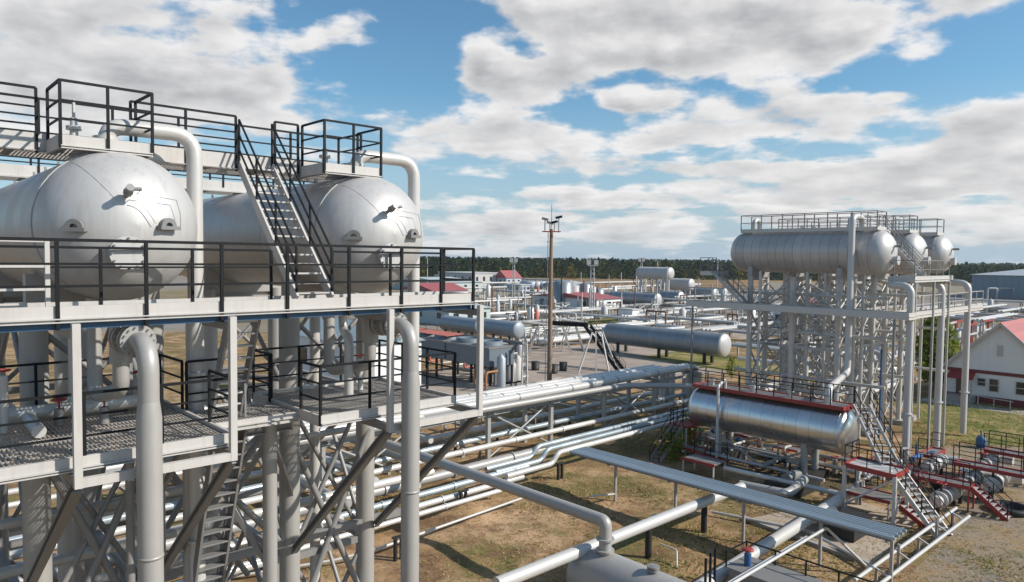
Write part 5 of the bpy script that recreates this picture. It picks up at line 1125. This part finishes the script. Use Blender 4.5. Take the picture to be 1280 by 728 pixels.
# cloud groups: azimuth, elevation, half sizes, weight  (x,y photo survey)
CL=[(800,45,190,62,.42),(960,35,150,60,.30),(1150,12,170,26,.32),(690,15,110,25,.25),(700,55,70,30,.16),(1010,70,60,26,.14),(60,60,160,70,.36),(180,100,170,42,.34),(330,105,75,18,.26),(330,28,150,26,.26),(120,20,120,14,.12),(640,110,74,28,.48),(592,92,34,30,.40),(590,172,112,26,.52),(655,168,40,16,.2),(785,131,40,13,.55),(840,124,16,7,.25),(880,172,150,15,.34),(960,150,110,18,.28),(1090,126,100,17,.36),(1060,62,70,10,.1),(1240,165,110,22,.40),(1150,205,240,18,.30),(860,213,190,12,.30),(1000,245,330,18,.28),(820,192,150,5,-.12),(1000,197,90,6,-.12),(720,245,80,10,.24),(1000,280,380,30,.26),(720,288,200,22,.24),(850,262,260,5,-.16),(1120,258,160,5,-.16),(560,285,90,30,.24),(1220,240,120,40,.22),(330,150,60,12,.2),(440,102,24,7,.3),(655,62,80,12,-.22),(738,100,26,36,-.22),(700,142,90,7,-.25),(60,140,200,34,.16),(250,118,90,22,.2),(580,215,40,10,.14),
    (520,70,65,70,-.35),(1210,88,130,26,-.35),(440,100,60,40,-.20),(570,225,110,14,-.2),(960,110,90,10,-.14),(735,150,40,8,-.12),(1060,180,120,8,-.08)]
acc=None
azj=mth('ADD',az,mth('MULTIPLY',mth('SUBTRACT',wob,.5),.10)); elj=mth('ADD',el,mth('MULTIPLY',mth('SUBTRACT',nz(1.3,4,.6,(1,7,0)),.5),.05))
for (px,py,rx,ry,wt) in CL:
    if wt==0: continue
    d=(cf*FOC+cr*(px-640)-cu*(py-364)).normalized(); a0=math.atan2(d.x,d.y); e0=d.z
    q1=mth('DIVIDE',mth('SUBTRACT',azj,a0),rx/900); q2=mth('DIVIDE',mth('SUBTRACT',elj,e0),ry/900)
    s=mth('ADD',mth('MULTIPLY',q1,q1),mth('MULTIPLY',q2,q2)); gss=mth('MULTIPLY',mth('POWER',2.71828,mth('MULTIPLY',s,-.9)),wt)
    acc=gss if acc is None else mth('ADD',acc,gss)
ang=N.new('ShaderNodeCombineXYZ'); Lk.new(mth('MULTIPLY',az,5.6),ang.inputs[0]); Lk.new(mth('MULTIPLY',mth('POWER',mth('MAXIMUM',mth('ADD',el,.035),.01),.7),12.0),ang.inputs[1]); AV=ang.outputs[0]
def mapr(x,a,b,c=0.,d=1.,smooth=True):
    n=N.new('ShaderNodeMapRange'); n.interpolation_type='SMOOTHSTEP' if smooth else 'LINEAR'
    n.inputs[1].default_value=a;n.inputs[2].default_value=b;n.inputs[3].default_value=c;n.inputs[4].default_value=d; Lk.new(x,n.inputs[0]); return n.outputs[0]
n1=nz(1.8,10,.52,(3.1,1.7,0),AV); np_=nz(.9,8,.6,(2,4,0))
base=mth('ADD',mth('MULTIPLY',n1,1.65),mth('MULTIPLY',np_,.35))
dens=mth('ADD',mth('ADD',base,mth('MULTIPLY',acc,.9)),-.58)
cov=mapr(dens,.48,.76)
n2=nz(1.8,6,.50,(3.1+.10,1.7+.22,0),AV); n3=nz(2.6,8,.55,(9,4,0),AV)
lit=mth('ADD',mth('MULTIPLY',mth('SUBTRACT',n1,n2),2.2),mth('MULTIPLY',mth('SUBTRACT',n3,.5),.55))
core=mapr(dens,.66,1.02)
tone=mth('ADD',mth('SUBTRACT',.84,mth('MULTIPLY',core,.42)),mth('MULTIPLY',lit,.9),clamp=True)
cm=N.new('ShaderNodeMix'); cm.data_type='RGBA'; Lk.new(tone,cm.inputs[0]); cm.inputs[6].default_value=(3.8,3.85,4.0,1); cm.inputs[7].default_value=(7.9,7.8,7.75,1)
hs=N.new('ShaderNodeMix'); hs.data_type='RGBA'; hs.blend_type='MULTIPLY'; hs.inputs[0].default_value=1; Lk.new(sky.outputs[0],hs.inputs[6]); hs.inputs[7].default_value=(.80,1.12,1.19,1)
hz=N.new('ShaderNodeMix'); hz.data_type='RGBA'; Lk.new(mapr(ZZ,.0,.22,.96,0.,False),hz.inputs[0]); Lk.new(hs.outputs[2],hz.inputs[6]); hz.inputs[7].default_value=(3.9,4.9,5.9,1)
cf_=mth('MULTIPLY',cov,mapr(ZZ,.0,.06,.62,.97))
fx=N.new('ShaderNodeMix'); fx.data_type='RGBA'; Lk.new(cf_,fx.inputs[0]); Lk.new(hz.outputs[2],fx.inputs[6]); Lk.new(cm.outputs[2],fx.inputs[7])
Lk.new(fx.outputs[2],bg.inputs['Color'])
vs_=sc.view_settings; vs_.view_transform='Standard'; vs_.look='None'; vs_.exposure=0.10; vs_.gamma=1

hb_=MB(); hb_.add([(-5200,-60,-1),(5200,-60,-1),(5200,5200,-1),(-5200,5200,-1),(-5200,-60,20),(5200,-60,20),(5200,5200,20),(-5200,5200,20)],[(3,2,1,0),(4,5,6,7),(0,1,5,4),(1,2,6,5),(2,3,7,6),(3,0,4,7)])
hm=bpy.data.materials.new('haze_air'); hm.use_nodes=True; hn=hm.node_tree; hn.nodes.clear(); ho=hn.nodes.new('ShaderNodeOutputMaterial'); pv=hn.nodes.new('ShaderNodeVolumePrincipled'); pv.inputs['Color'].default_value=(.80,.88,.95,1); pv.inputs['Density'].default_value=.00010; pv.inputs['Anisotropy'].default_value=.3; hn.links.new(pv.outputs[0],ho.inputs['Volume'])
hb_.build('haze',hm,None,'stuff')
